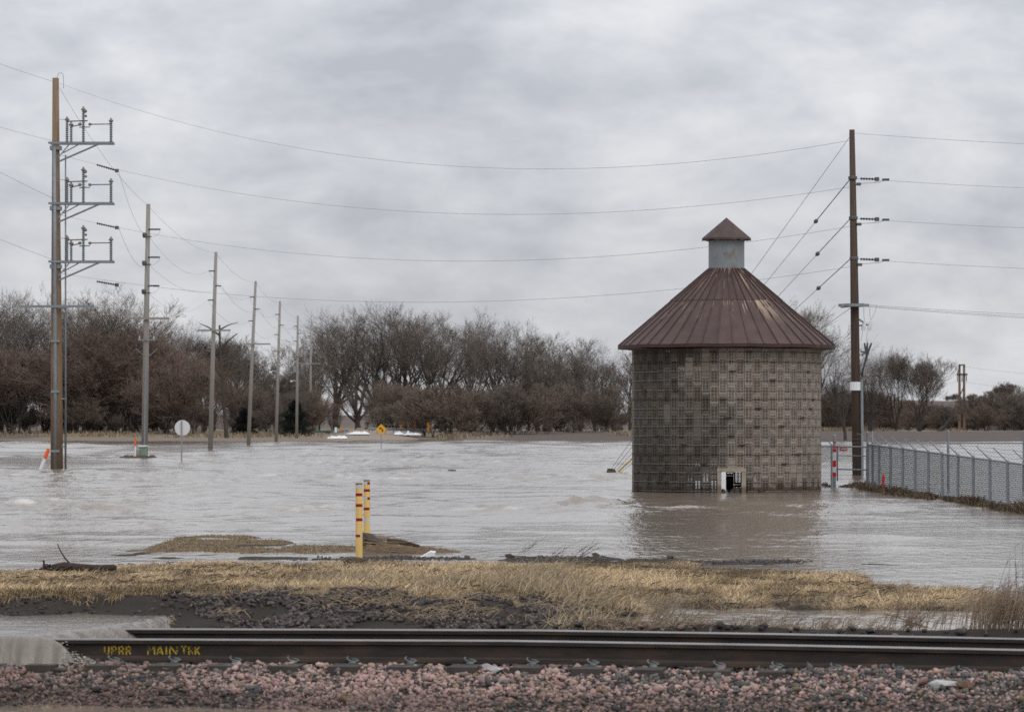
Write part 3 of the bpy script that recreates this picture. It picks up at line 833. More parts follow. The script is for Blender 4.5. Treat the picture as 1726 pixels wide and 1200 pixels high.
parts.append(blades(Xq, Dq, ground(Xq, Dq), rng.uniform(.04, .12, n), rng.uniform(.003, .006, n), rng.uniform(0, .8, n), rng.uniform(0, 6.28, n), straw_cols(n, rng, (.33, .25, .15)), .3))
V, Fs, C = join(parts)
np_obj('dry_grass', np_mesh('dry_grass', V, Fs, 'straw', C), label='dry straw-coloured grass matted over the bank behind the track', cat='grass', kind='stuff')

# ================================================================ corn crib
CX0, CY0 = ux(1224.5, 99.0), 99.0
RW = 2.60
NC = 70
crib = empty('corn_crib', (CX0, CY0, 0), 'round concrete stave corn crib with rusty conical metal roof standing in flood water', 'corn crib')
PW = 2 * math.pi * RW / NC            # pitch of the staves
SW = PW - 0.012
SH = 0.50
TH = 0.065
def stave_verts(slots, H=SH - 0.006, slope=0.045, rows=10, r0=0.0):
    """front face on y=0 looking to -y, centred in x, z from 0 to H; slots slant upwards to the inside"""
    V, Fc = [], []
    xs = [-SW / 2, -.078, -.010, .010, .078, SW / 2]
    if not slots:
        b = MB(); b.box((0, TH / 2, H / 2), (SW, TH, H)); return b.v, b.f
    pitch, sh = 0.0385, 0.0185
    z0 = (H - rows * pitch) / 2
    zs = [0.0]
    for k in range(rows):
        zs += [z0 + k * pitch + .008, z0 + k * pitch + .008 + sh]
    zs.append(H)
    nx, nz_ = len(xs), len(zs)
    def vid(i, j, back): return (j * nx + i) + (nx * nz_ if back else 0)
    for back in (0, 1):
        for j, z in enumerate(zs):
            for x in xs:
                inner = 0 < j < nz_ - 1
                V.append((x, TH if back else 0.0, min(H, z + (slope if (back and inner) else 0))))
    for j in range(nz_ - 1):
        for i in range(nx - 1):
            hole = (j % 2 == 1) and i in (1, 3)
            if not hole:
                Fc.append((vid(i, j, 0), vid(i + 1, j, 0), vid(i + 1, j + 1, 0), vid(i, j + 1, 0)))
                Fc.append((vid(i, j, 1), vid(i, j + 1, 1), vid(i + 1, j + 1, 1), vid(i + 1, j, 1)))
            else:
                a, b, c, d = (i, j), (i + 1, j), (i + 1, j + 1), (i, j + 1)
                for p, q in ((a, b), (b, c), (c, d), (d, a)):
                    Fc.append((vid(*p, 0), vid(*p, 1), vid(*q, 1), vid(*q, 0)))
    for i in range(nx - 1):
        Fc.append((vid(i, 0, 0), vid(i, 0, 1), vid(i + 1, 0, 1), vid(i + 1, 0, 0)))
        Fc.append((vid(i, nz_ - 1, 0), vid(i + 1, nz_ - 1, 0), vid(i + 1, nz_ - 1, 1), vid(i, nz_ - 1, 1)))
    for j in range(nz_ - 1):
        Fc.append((vid(0, j, 0), vid(0, j + 1, 0), vid(0, j + 1, 1), vid(0, j, 1)))
        Fc.append((vid(nx - 1, j, 0), vid(nx - 1, j, 1), vid(nx - 1, j + 1, 1), vid(nx - 1, j + 1, 0)))
    return V, Fc
def stave_mesh(name, *a, **k):
    m_ = MB(); m_.v, m_.f = stave_verts(*a, **k); return m_.mesh(name, 'concrete_stave')
ME_SLOT = stave_mesh('stave', True, slope=0.0)
ME_LOUV = stave_mesh('stave', True)
ME_OPEN = stave_mesh('stave', True, slope=0.0)
ME_SOLID = stave_mesh('stave', False)
ME_HALF = stave_mesh('stave', False, H=SH / 2 - 0.006)
WALL_TOP = 3.90
rs = random.Random(4)
far_m = MB()
door_c = math.atan2(ux(1233.5, 96.45) - CX0, CY0 - 96.45)       # angle of the door, 0 = towards the camera, + to the right
DI = min(range(NC), key=lambda i: abs((i + 0.92) / NC * 2 * math.pi - math.pi - door_c))
door_c = (DI + 0.92) / NC * 2 * math.pi - math.pi
for i in range(NC):
    th = (i + 0.92) / NC * 2 * math.pi - math.pi                  # 0 faces the camera
    px, py = CX0 + RW * math.sin(th), CY0 - RW * math.cos(th)
    half = i % 2
    z = -0.62 + (0.25 if half else 0.0)
    rows = []
    while z < WALL_TOP - 0.05:
        h = SH
        if z + SH > WALL_TOP + 0.01: h = SH / 2
        rows.append((z, h)); z += h
    for (z, h) in rows:
        if z + h < -0.25: continue
        da = math.degrees(th)
        zc = z + h / 2
        # door opening, and the gap in the back wall seen through it
        dcol = abs(i - DI) <= 1
        if dcol and z < .60:
            if z + h < .70: continue
            z, h = .63, SH / 2; zc = z + h / 2
        bx = 863 + px / py * F
        if abs(th) > 2.2 and 1203 < bx < 1227 and zc < 0.72: continue
        front = abs(da) < 79
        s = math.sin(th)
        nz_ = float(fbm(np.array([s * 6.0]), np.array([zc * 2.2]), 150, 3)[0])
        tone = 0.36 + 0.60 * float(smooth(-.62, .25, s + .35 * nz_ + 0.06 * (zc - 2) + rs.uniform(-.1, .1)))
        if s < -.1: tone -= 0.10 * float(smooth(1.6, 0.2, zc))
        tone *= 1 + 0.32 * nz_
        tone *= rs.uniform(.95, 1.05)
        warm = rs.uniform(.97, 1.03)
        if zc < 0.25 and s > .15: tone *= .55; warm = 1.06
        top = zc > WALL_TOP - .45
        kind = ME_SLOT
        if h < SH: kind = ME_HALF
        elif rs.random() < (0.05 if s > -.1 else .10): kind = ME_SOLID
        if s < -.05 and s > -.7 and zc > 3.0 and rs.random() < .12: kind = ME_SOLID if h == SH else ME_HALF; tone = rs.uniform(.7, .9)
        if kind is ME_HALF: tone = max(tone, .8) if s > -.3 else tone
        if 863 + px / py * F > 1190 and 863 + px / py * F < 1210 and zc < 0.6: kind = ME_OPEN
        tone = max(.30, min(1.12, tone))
        if front:
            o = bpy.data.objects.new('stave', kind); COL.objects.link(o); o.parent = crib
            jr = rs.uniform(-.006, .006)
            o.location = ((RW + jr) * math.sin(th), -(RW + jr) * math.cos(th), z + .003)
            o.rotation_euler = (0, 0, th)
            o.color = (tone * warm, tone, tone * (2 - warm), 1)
        else:
            bn = len(far_m.v); ct, st_ = math.cos(th), math.sin(th)
            me = ME_OPEN if (abs(th) > 2.7 and z < .5 and rs.random() < .5) else (ME_LOUV if kind in (ME_SLOT, ME_OPEN) else kind)
            for v in me.vertices:
                x, y, zz = v.co
                far_m.v.append((px + x * ct - y * st_, py + x * st_ + y * ct, zz + z + .003))
            for p in me.polygons: far_m.f.append(tuple(bn + k for k in p.vertices))
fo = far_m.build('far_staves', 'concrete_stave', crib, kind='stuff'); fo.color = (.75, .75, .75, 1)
# dark loading slit right of the door
# door frame: two jambs and a lintel, ragged mud at its foot
df_ = empty('door_frame', (0, 0, 0)); df_.parent = crib; COL.objects.unlink(df_); bpy.data.objects.remove(df_)
fy = CY0 - RW - 0.012
dcx = CX0 + RW * math.sin(door_c)
fx0, fx1 = dcx - .385, dcx + .385
ox0, ox1 = dcx - .272, dcx + .272
ztop = CAMZ + (HOR - 789.5) / F * fy; zin = CAMZ + (HOR - 795.5) / F * fy
for a, b in ((fx0, ox0), (ox1, fx1)):
    m_ = MB(); m_.box(((a + b) / 2, fy + .07, (zin - .5) / 2 - 0.0), (b - a, .20, zin + .5)); m_.build('door_jamb', 'concrete_frame', crib)
m_ = MB(); m_.box(((fx0 + fx1) / 2, fy + .068, (ztop + zin) / 2 + .001), (fx1 - fx0 + .01, .21, ztop - zin)); m_.build('door_lintel', 'concrete_frame', crib)
m_ = MB()
for k in range(26):
    xx = random.uniform(ox0 + .02, ox1 + .1); yy = CY0 - RW + random.uniform(.1, .5); r = random.uniform(.05, .12)
    if ox0 + .08 < xx < ox0 + .26: continue
    m_.lathe((xx, yy, -.1), [(r * .9, 0), (r, .1), (r * .7, .1 + r * .8), (r * .2, .1 + r * 1.2)], 7)
m_.build('mud_heap', 'debris', crib)
# steel hoops with lugs
hz = [CAMZ + (HOR - yy) / F * (CY0 - RW) for yy in (593.5, 610, 625.5, 641, 657.5, 672.5, 688.5, 704, 718.5, 734.5, 750, 766, 782, 796.5, 812.5, 828)]
rusty = {0, 1, 5, 11}
for k, z in enumerate(hz):
    nseg = 96
    pts = []
    broken = k in (13, 14, 15)
    a0 = door_c + 0.165 if broken else 0
    nn = nseg
    for j in range(nn + (1 if broken else 0)):
        a = (a0 + j / nn * 1.75) if broken else j / nn * 2 * math.pi
        zz = z + 0.006 * math.sin(a * 2 + k) + 0.004 * math.sin(a * 5 + 2 * k)
        pts.append((CX0 + (RW + .016) * math.sin(a), CY0 - (RW + .016) * math.cos(a), zz))
    if not broken: pts.append(pts[0])
    m_ = MB(); m_.path(pts, .0065, 5, cap=False)
    if broken: m_.path([(CX0 + (RW + .016) * math.sin(door_c - .165 - a_), CY0 - (RW + .016) * math.cos(door_c - .165 - a_), z) for a_ in np.linspace(0, 1.75, 60)], .0065, 5, cap=False)
    hoop = m_.build('hoop', 'hoop_rust' if k in rusty else 'hoop_steel', crib)
    for _ in range(2):
        a = rs.uniform(-1.25, 1.25)
        if broken and abs(a - door_c) < .25: a += .5
        c_ = Vector((CX0 + (RW + .035) * math.sin(a), CY0 - (RW + .035) * math.cos(a), z))
        tg = Vector((math.cos(a), math.sin(a), 0))
        m_ = MB(); m_.path([c_ - tg * .07, c_ - tg * .04, c_ + tg * .04, c_ + tg * .07], [.010, .022, .022, .010], 6)
        m_.tube(c_ - tg * .10 + Vector((0, 0, .012)), c_ + tg * .10 + Vector((0, 0, .012)), .009, n=5)
        m_.build('hoop_lug', 'hoop_rust', hoop)
# roof: two tiers of tapering sheets with standing seams
def roof_mat():
    m = bpy.data.materials.new('roof_sheet'); m.use_nodes = True
    t = m.node_tree; N = t.nodes; L = t.links; b = N['Principled BSDF']
    b.inputs['Roughness'].default_value = 0.62; b.inputs['Specular IOR Level'].default_value = .35
    c = N.new('ShaderNodeTexCoord'); oi = N.new('ShaderNodeObjectInfo')
    ad = N.new('ShaderNodeVectorMath'); ad.operation = 'MULTIPLY_ADD'
    L.new(oi.outputs['Random'], ad.inputs[0]); ad.inputs[1].default_value = (37, 51, 23); L.new(c.outputs['Object'], ad.inputs[2])
    n1 = N.new('ShaderNodeTexNoise'); n1.inputs['Scale'].default_value = 2.2; n1.inputs['Detail'].default_value = 6
    L.new(ad.outputs[0], n1.inputs['Vector'])
    r1 = N.new('ShaderNodeValToRGB'); r1.color_ramp.elements[0].position = .3; r1.color_ramp.elements[1].position = .7
    r1.color_ramp.elements[0].color = (.060, .036, .031, 1); r1.color_ramp.elements[1].color = (.088, .053, .046, 1)
    L.new(n1.outputs['Fac'], r1.inputs['Fac'])
    mp_ = N.new('ShaderNodeMapping'); mp_.inputs['Scale'].default_value = (26, 1.5, 1.5); L.new(ad.outputs[0], mp_.inputs['Vector'])
    n2 = N.new('ShaderNodeTexNoise'); n2.inputs['Scale'].default_value = 1; n2.inputs['Detail'].default_value = 4; L.new(mp_.outputs[0], n2.inputs['Vector'])
    # paint flakes off mostly along the upper ends of the sheets (object colour alpha-free flag in red channel)
    sp = N.new('ShaderNodeSeparateXYZ'); L.new(c.outputs['Object'], sp.inputs[0])
    oc = N.new('ShaderNodeSeparateColor'); L.new(oi.outputs['Color'], oc.inputs[0])
    r2 = N.new('ShaderNodeMapRange'); r2.inputs['From Min'].default_value = .60; r2.inputs['From Max'].default_value = .66
    add = N.new('ShaderNodeMath'); add.operation = 'ADD'; L.new(n2.outputs['Fac'], add.inputs[0]); L.new(oc.outputs[0], add.inputs[1])
    L.new(add.outputs[0], r2.inputs['Value'])
    mr = N.new('ShaderNodeMapRange'); mr.inputs['From Min'].default_value = -.75; mr.inputs['From Max'].default_value = -.1; L.new(sp.outputs[2], mr.inputs['Value'])
    mu = N.new('ShaderNodeMath'); mu.operation = 'MULTIPLY'; L.new(r2.outputs[0], mu.inputs[0]); L.new(mr.outputs[0], mu.inputs[1])
    mx = N.new('ShaderNodeMix'); mx.data_type = 'RGBA'; L.new(mu.outputs[0], mx.inputs['Factor']); L.new(r1.outputs[0], mx.inputs['A'])
    mx.inputs['B'].default_value = (.33, .25, .18, 1)
    m2 = N.new('ShaderNodeMix'); m2.data_type = 'RGBA'; m2.blend_type = 'MULTIPLY'; m2.inputs['Factor'].default_value = 1
    L.new(mx.outputs['Result'], m2.inputs['A'])
    gg = N.new('ShaderNodeCombineColor'); L.new(oc.outputs[1], gg.inputs[0]); L.new(oc.outputs[1], gg.inputs[1]); L.new(oc.outputs[1], gg.inputs[2])
    L.new(gg.outputs[0], m2.inputs['B']); L.new(m2.outputs['Result'], b.inputs['Base Color'])
    nb = N.new('ShaderNodeTexNoise'); nb.inputs['Scale'].default_value = 3.5; nb.inputs['Detail'].default_value = 3; L.new(ad.outputs[0], nb.inputs['Vector'])
    bp = N.new('ShaderNodeBump'); bp.inputs['Strength'].default_value = .5; bp.inputs['Distance'].default_value = .04; L.new(nb.outputs['Fac'], bp.inputs['Height']); L.new(bp.outputs[0], b.inputs['Normal'])
    MATS['roof_sheet'] = m
roof_mat()
mat('roof_trim', (.055, .030, .026), .65, .3, 3.0, col2=(.2, .13, .08), thr=(.66, .74))
NP = 44
def sheet(r0, z0, r1, z1, lift):
    """sheet with its upper end at the object's origin (r1,z1), going out to (r0,z0); a seam on one side"""
    h = math.pi / NP
    m_ = MB()
    sl = Vector((0, -(r0 - r1), z0 - z1)); nv = Vector((0, sl.z, -sl.y)).normalized()
    if nv.z < 0: nv = -nv
    def pt(r, z, a, up=0.0):
        return Vector((r * math.sin(a), -r * math.cos(a) + r1, z - z1)) + Vector((0, nv.y, nv.z)) * (up + lift)
    for up, sgn in ((0, 1), (-.012, -1)):
        q = [pt(r0, z0, -h, up), pt(r0, z0, h, up), pt(r1, z1, h, up), pt(r1, z1, -h, up)]
        m_.poly(q if sgn > 0 else q[::-1])
    m_.poly([pt(r0, z0, -h, -.012), pt(r0, z0, h, -.012), pt(r0, z0, h, 0), pt(r0, z0, -h, 0)])
    # standing seam
    w0, w1 = .010 / r0, .010 / r1
    for (ra, za, wa), (rb, zb, wb) in [((r0, z0, w0), (r1, z1, w1))]:
        A = [pt(ra, za, h - wa, .001), pt(ra, za, h + wa, .001), pt(ra, za, h + wa, .028), pt(ra, za, h - wa, .028)]
        B = [pt(rb, zb, h - wb, .001), pt(rb, zb, h + wb, .001), pt(rb, zb, h + wb, .028), pt(rb, zb, h - wb, .028)]
        for k in range(4):
            k2 = (k + 1) % 4
            m_.poly([A[k], A[k2], B[k2], B[k]])
        m_.poly(A[::-1])
    return m_.mesh('roof_sheet', 'roof_sheet')
ZE, ZM, ZT = 3.985, 5.22, 6.10
RE, RT = 2.985, 0.485
RM = RE + (RT - RE) * (ZM - ZE) / (ZT - ZE)
roof = bpy.data.objects.new('roof', None); COL.objects.link(roof); roof.parent = crib; roof.location = (0, 0, 0); roof.empty_display_size = .2
low_me, up_me = sheet(RE, ZE, RM - .03, ZM + .025, 0.0), sheet(RM + .01, ZM - .01, RT, ZT, 0.012)
for k in range(NP):
    a = 2 * math.pi * (k + .5) / NP
    for me, r, z, upper in ((low_me, RM - .03, ZM + .025, False), (up_me, RT, ZT, True)):
        o = bpy.data.objects.new('roof_sheet', me); COL.objects.link(o); o.parent = roof
        o.location = (r * math.sin(a), -r * math.cos(a), z); o.rotation_euler = (0, 0, a)
        flake = rs.choice((-.25, -.15, -.1, -.02, .05)) if upper else rs.choice((-.3, -.3, -.3, -.2, -.12))
        aa = (a + math.pi) % (2 * math.pi) - math.pi
        if not upper and .42 < aa < .7: flake = .16
        o.color = (flake, rs.uniform(.88, 1.1), 0, 1)
# fascia ring at the eave, with the dark underside
m_ = MB(); n = NP
for (r, z) in ((RE + .012, ZE + .008), (RE + .012, ZE - .085), (RE - .02, ZE - .085), (RW - .03, ZE - .03), (RW - .03, ZE - .01)):
    for j in range(n):
        a = 2 * math.pi * j / n
        jit = .006 * math.sin(j * 1.7)
        m_.v.append((CX0 + r * math.sin(a), CY0 - r * math.cos(a), z + jit))
for k in range(4):
    for j in range(n):
        j2 = (j + 1) % n
        m_.f.append((k * n + j, k * n + j2, (k + 1) * n + j2, (k + 1) * n + j))
m_.build('fascia', 'roof_trim', roof)
cup = MB(); cz0, cz1 = ZT - .05, 6.885
cup.lathe((CX0, CY0, 0), [(.505, cz0), (.505, cz0 + .03), (.495, cz0 + .035), (.495, cz1)], 40)
cupola = cup.build('cupola', 'cupola_sheet', crib)
m_ = MB(); n = 40
rg = random.Random(9)
ring = []
for j in range(n):
    a = 2 * math.pi * j / n
    ring.append((a, rg.uniform(-.025, .008)))
top = (CX0, CY0, 7.53)
m_.v.append(top)
for a, dz in ring: m_.v.append((CX0 + .675 * math.sin(a), CY0 - .675 * math.cos(a), 6.955))
for a, dz in ring: m_.v.append((CX0 + .680 * math.sin(a), CY0 - .680 * math.cos(a), 6.905 + dz))
m_.v.append((CX0, CY0, 7.02))
for j in range(n):
    j2 = (j + 1) % n
    m_.f.append((0, 1 + j, 1 + j2)); m_.f.append((1 + j, 1 + n + j, 1 + n + j2, 1 + j2)); m_.f.append((1 + n + j2, 1 + n + j, 2 * n + 1))
MATS['cap_sheet'] = mat('cap_sheet', (.072, .050, .044), .7, .35, 5.0, .2, col2=(.05, .032, .03), thr=(.55, .7))
cap = m_.build('cupola_cap', 'cap_sheet', cupola)
m_ = MB()
for k in range(6):
    a = k / 6 * 2 * math.pi + .3
    m_.box((CX0 + .47 * math.sin(a), CY0 - .47 * math.cos(a), 6.93), (.05, .05, .2))
m_.build('cap_strut', 'dark_steel', cupola)

# ================================================================ chain-link fences
def chain_run(A, B, h0, zb, h1=None, *, name='chain_link', pitch=0.075, r=0.0032, parent=None):
    h1 = h0 if h1 is None else h1
    """diagonal wires of a chain-link sheet between base points A and B (x, y); zb to h0"""
    A = Vector((A[0], A[1])); B = Vector((B[0], B[1])); Ln = (B - A).length; d = (B - A) / Ln
    H = h0 - zb
    V, Fs = [], []
    dirs = (1, -1)
    nrmv = Vector((-d.y, d.x))
    for sg in dirs:
        k = -H
        while k < Ln + H:
            s0, s1 = k, k + sg * H
            z0, z1 = zb, h0
            def clipseg(s0, z0, s1, z1):
                t0, t1 = 0.0, 1.0
                ds = s1 - s0
                for lo, hi in ((0, Ln),):
                    ta, tb = (lo - s0) / ds, (hi - s0) / ds
                    t0 = max(t0, min(ta, tb)); t1 = min(t1, max(ta, tb))
                return t0, t1
            t0, t1 = clipseg(s0, z0, s1, z1)
            if t1 - t0 > .02:
                pts = []
                for tt in (t0, t1):
                    s = s0 + (s1 - s0) * tt; z = z0 + (h0 + (h1 - h0) * min(max(s / Ln, 0), 1) - z0) * tt
                    p = A + d * s
                    pts.append(Vector((p.x, p.y, z)))
                ax = (pts[1] - pts[0]).normalized(); n3 = Vector((nrmv.x, nrmv.y, 0)); b3 = ax.cross(n3).normalized()
                bi = len(V)
                for p in pts:
                    for q in range(3):
                        t = q * 2.094 + .5
                        V.append(tuple(p + (n3 * math.cos(t) + b3 * math.sin(t)) * r))
                for q in range(3):
                    q2 = (q + 1) % 3
                    Fs.append((bi + q, bi + q2, bi + 3 + q2, bi + 3 + q))
            k += pitch
    m_ = MB(); m_.v, m_.f = V, Fs
    return m_.build(name, 'chain_wire', parent)
def fence(label, A, B, n, zt0, zt1, arms=None, arm_len=.42, tall=None, zb=-.25, pitch=.075, r=.0032, tall_posts=()):
    A2, B2 = Vector((A[0], A[1], 0)), Vector((B[0], B[1], 0))
    root = empty('chain_link_fence', A2, label, 'fence')
    d = (B2 - A2); ln = d.length; d.normalize()
    for k in range(n + 1):
        p = A2 + d * (ln * k / n)
        lean = random.uniform(-.02, .02); zt = zt0 + (zt1 - zt0) * k / n
        m_ = MB()
        top = zt + (.30 if k in tall_posts else 0.0)
        m_.tube(p + Vector((0, 0, -.6)), p + Vector((lean, 0, top)), .036, n=8)
        m_.lathe(p + Vector((lean, 0, top)), [(.04, 0), (.04, .015), (.02, .04)], 8)
        po = m_.build('post', 'galvanised', root, smooth_=False)
        if arms is not None and k not in tall_posts:
            av = Vector(arms).normalized()
            m_ = MB(); m_.tube(p + Vector((lean, 0, zt)), p + Vector((lean, 0, zt)) + av * arm_len, .018, .012, 6)
            m_.build('barb_arm', 'galvanised', po)
    m_ = MB(); m_.tube(A2 + Vector((0, 0, zt0 - .02)), B2 + Vector((0, 0, zt1 - .02)), .022, n=6); m_.build('top_rail', 'galvanised', root)
    if arms is not None:
        av = Vector(arms).normalized()
        for f in (.35, .68, 1.0):
            m_ = MB()
            o_ = av * arm_len * f
            pts = []
            for k in range(n + 1):
                zt = zt0 + (zt1 - zt0) * k / n; p = A2 + d * (ln * k / n); pts.append(p + o_ + Vector((0, 0, zt)))
                if k < n: pts.append(A2 + d * (ln * (k + .5) / n) + o_ + Vector((0, 0, zt - .015)))
            m_.path(pts, .005, 4); m_.build('barbed_wire', 'galvanised', root)
    c = chain_run((A2.x, A2.y), (B2.x, B2.y), zt0 - .03, zb, zt1 - .03, pitch=pitch, r=r, parent=root)
    return root
P0 = at(1463, 0, 101.0)
FA = (P0.x, 101.0)
ang = ((10.64 - P0.x) / (101.0 - 74.6))
FB = (P0.x + ang * 39, 101.0 - 39)
fence('grey chain-link fence running toward the viewer at the right edge', FB, FA, 16, .86, 1.29, arms=(-.75, 0.1, .72), tall_posts=(16,), zb=-.1, r=.0026)
fence('grey chain-link fence crossing behind the yard at far right', (FA[0] + .15, 101.15), (FA[0] + 11.0, 102.8), 5, 1.32, 1.32, arms=(0.05, .6, .7), zb=-.1, tall_posts=(1, 2, 3), pitch=.10, r=.0026)
L0 = at(1402, 0, 104.0); 
fence('short chain-link fence piece beside the corn crib', (L0.x - 2.3, 107.5), (L0.x, 104.0), 3, 1.22, 1.22, arms=(-.6, -.3, .7), zb=-.1)
# gate between the fences
gx0, gx1 = ux(1408.5, 103.5), ux(1461.5, 101.5)
gate = empty('chain_link_gate', (gx0, 103.5, 0), 'chain-link gate with small red sign beside red-and-white banded post', 'gate')
ga, gb_ = Vector((gx0, 103.5, 0)), Vector((gx1, 101.6, 0))
for yy in (752.5, 767.5, 790.5):
    m_ = MB(); za = CAMZ + (HOR - yy) / F * 103.5
    m_.tube(ga + Vector((0, 0, za)), gb_ + Vector((0, 0, za)), .022 if yy != 767.5 else .014, n=6); m_.build('gate_rail', 'galvanised', gate)
for p in (ga + Vector((.05, 0, 0)), gb_):
    m_ = MB(); m_.tube(p + Vector((0, 0, .2)), p + Vector((0, 0, 1.2)), .025, n=6); m_.build('gate_stile', 'galvanised', gate)
chain_run((ga.x, ga.y), (gb_.x, gb_.y), 1.19, .15, pitch=.085, r=.0022, parent=gate)
for f in (1.3, 1.42, 1.54):
    m_ = MB(); m_.tube(ga + Vector((0, 0, f)), gb_ + Vector((0, 0, f)), .004, n=4); m_.build('barbed_wire', 'galvanised', gate)
# the red sign hung on the gate (white unreadable script line)
sg = at(1415.0, 0, 103.2)
s0, s1 = at(1415.3, 754.5, 103.2), at(1428.0, 760, 103.2)
sign = empty('gate_sign', (s0.x, 103.2, s1.z), 'small red sign with white lettering hung on the gate', 'sign')
m_ = MB(); m_.box(((s0.x + s1.x) / 2, 103.2, (s0.z + s1.z) / 2), (s1.x - s0.x, .008, s0.z - s1.z)); m_.build('sign_plate', 'sign_red', sign)
m_ = MB(); cz = (s0.z + s1.z) / 2; w = s1.x - s0.x
pts = []
for k in range(33):
    f = k / 32
    pts.append(Vector((s0.x + w * (.1 + .8 * f), 103.192, cz + .022 * math.sin(f * 44) * (1.5 if k < 5 else .8) + .004)))
m_.path(pts, .0065, 4); m_.build('script_line', 'sign_white', sign)
# banded post at the gate
bp_ = at(1406.5, 0, 103.4)
post = empty('gate_post', (bp_.x, 103.4, 0), 'galvanised gate post with red and white bands beside the gate sign', 'post')
m_ = MB(); m_.tube((bp_.x, 103.4, -.6), (bp_.x, 103.4, CAMZ + (HOR - 735) / F * 103.4), .045, n=10); m_.lathe((bp_.x, 103.4, CAMZ + (HOR - 735) / F * 103.4), [(.05, 0), (.05, .02), (.02, .05)], 10)
m_.build('pole', 'galvanised', post)
for (ya, yb, mm) in ((744, 746, 'sign_red'), (752, 754.5, 'sign_red'), (757, 762, 'sign_red'), (762.05, 775.9, 'sign_white'), (776, 787, 'sign_red'), (787.05, 795.9, 'sign_white'), (796, 803, 'sign_red')):
    za, zb_ = CAMZ + (HOR - ya) / F * 103.4, CAMZ + (HOR - yb) / F * 103.4
    m_ = MB(); m_.tube((bp_.x, 103.4, zb_), (bp_.x, 103.4, za), .052, n=10); m_.build('band', mm, post)
# thin red marker standing inside the fence
q = at(1488.5, 0, 97.0)
m_ = MB(); m_.path([(q.x, 97, -.1), (q.x, 97, .2), (q.x + .01, 97, .40), (q.x, 97, .5)], [.03, .04, .04, .012], 8)
m_.build('marker_flag', 'red_marker', label='slim red marker standing behind the near fence mesh', cat='marker')

# ================================================================ utility poles
def zrow(y, D): return CAMZ + (HOR - y) / F * D
def insul(m_, base, h, r=.065, sheds=9):
    prof = [(r * .45, 0)]
    for k in range(sheds):
        f = (k + .2) / sheds
        prof += [(r * .5, h * f), (r, h * (f + .25 / sheds)), (r * .5, h * (f + .5 / sheds))]
    prof += [(r * .5, h)]
    m_.lathe(base, prof, 8); return m_
# ---- tall pole with switches on the left
DP = 151.0
XP = ux(95, DP)
lp = empty('utility_pole', (XP, DP, 0), 'tall brown wooden pole carrying three stacked switch arms at far left', 'utility pole')
ztop = zrow(132, DP)
m_ = MB(); m_.path([(XP + .02, DP, -.8), (XP + .01, DP, 4), (XP - .01, DP, 9), (XP - .03, DP, ztop)], [.27, .25, .20, .135], 14)
m_.build('pole_shaft', 'pole_wood', lp, True)
m_ = MB(); m_.path([(XP - .01, DP - .30, -.3), (XP - .01, DP - .29, 4), (XP - .03, DP - .25, 9), (XP - .05, DP - .24, zrow(248, DP))], .075, 8)
cd = m_.build('conduit', 'galvanised', lp, True)
for y in (575, 660, 760):
    m_ = MB(); z = zrow(y, DP); m_.box((XP - .01, DP - .2, z), (.34, .36, .10)); m_.build('strap', 'galvanised', cd)
m_ = MB(); xq = ux(111, DP); m_.path([(xq, DP - .1, -.3), (xq, DP - .1, zrow(262, DP))], [.045, .03], 8); rp_ = m_.build('operating_rod', 'galvanised', lp, True)
for y in (520, 672, 752):
    m_ = MB(); z = zrow(y, DP); m_.box(((XP + xq) / 2, DP - .1, z), (xq - XP + .1, .05, .06)); m_.build('rod_bracket', 'galvanised', rp_)
m_ = MB(); m_.box((ux(98, DP), DP - .34, zrow(517, DP)), (ux(160, DP) - ux(35, DP), .08, .10)); ca = m_.build('crossarm', 'galvanised', lp)
for uu in (50, 66, 82, 118, 134, 150):
    m_ = MB(); insul(m_, (ux(uu, DP), DP - .34, zrow(516, DP)), .14, .035, 3); m_.build('pin_insulator', 'galvanised', ca)
m_ = MB(); m_.path([(XP, DP, zrow(134, DP)), (ux(99, DP), DP, zrow(124, DP)), (ux(104, DP), DP, zrow(123, DP)), (ux(107, DP), DP, zrow(128, DP)), (ux(107, DP), DP, zrow(150, DP))], .012, 5); m_.build('ground_lead', 'wire', lp)
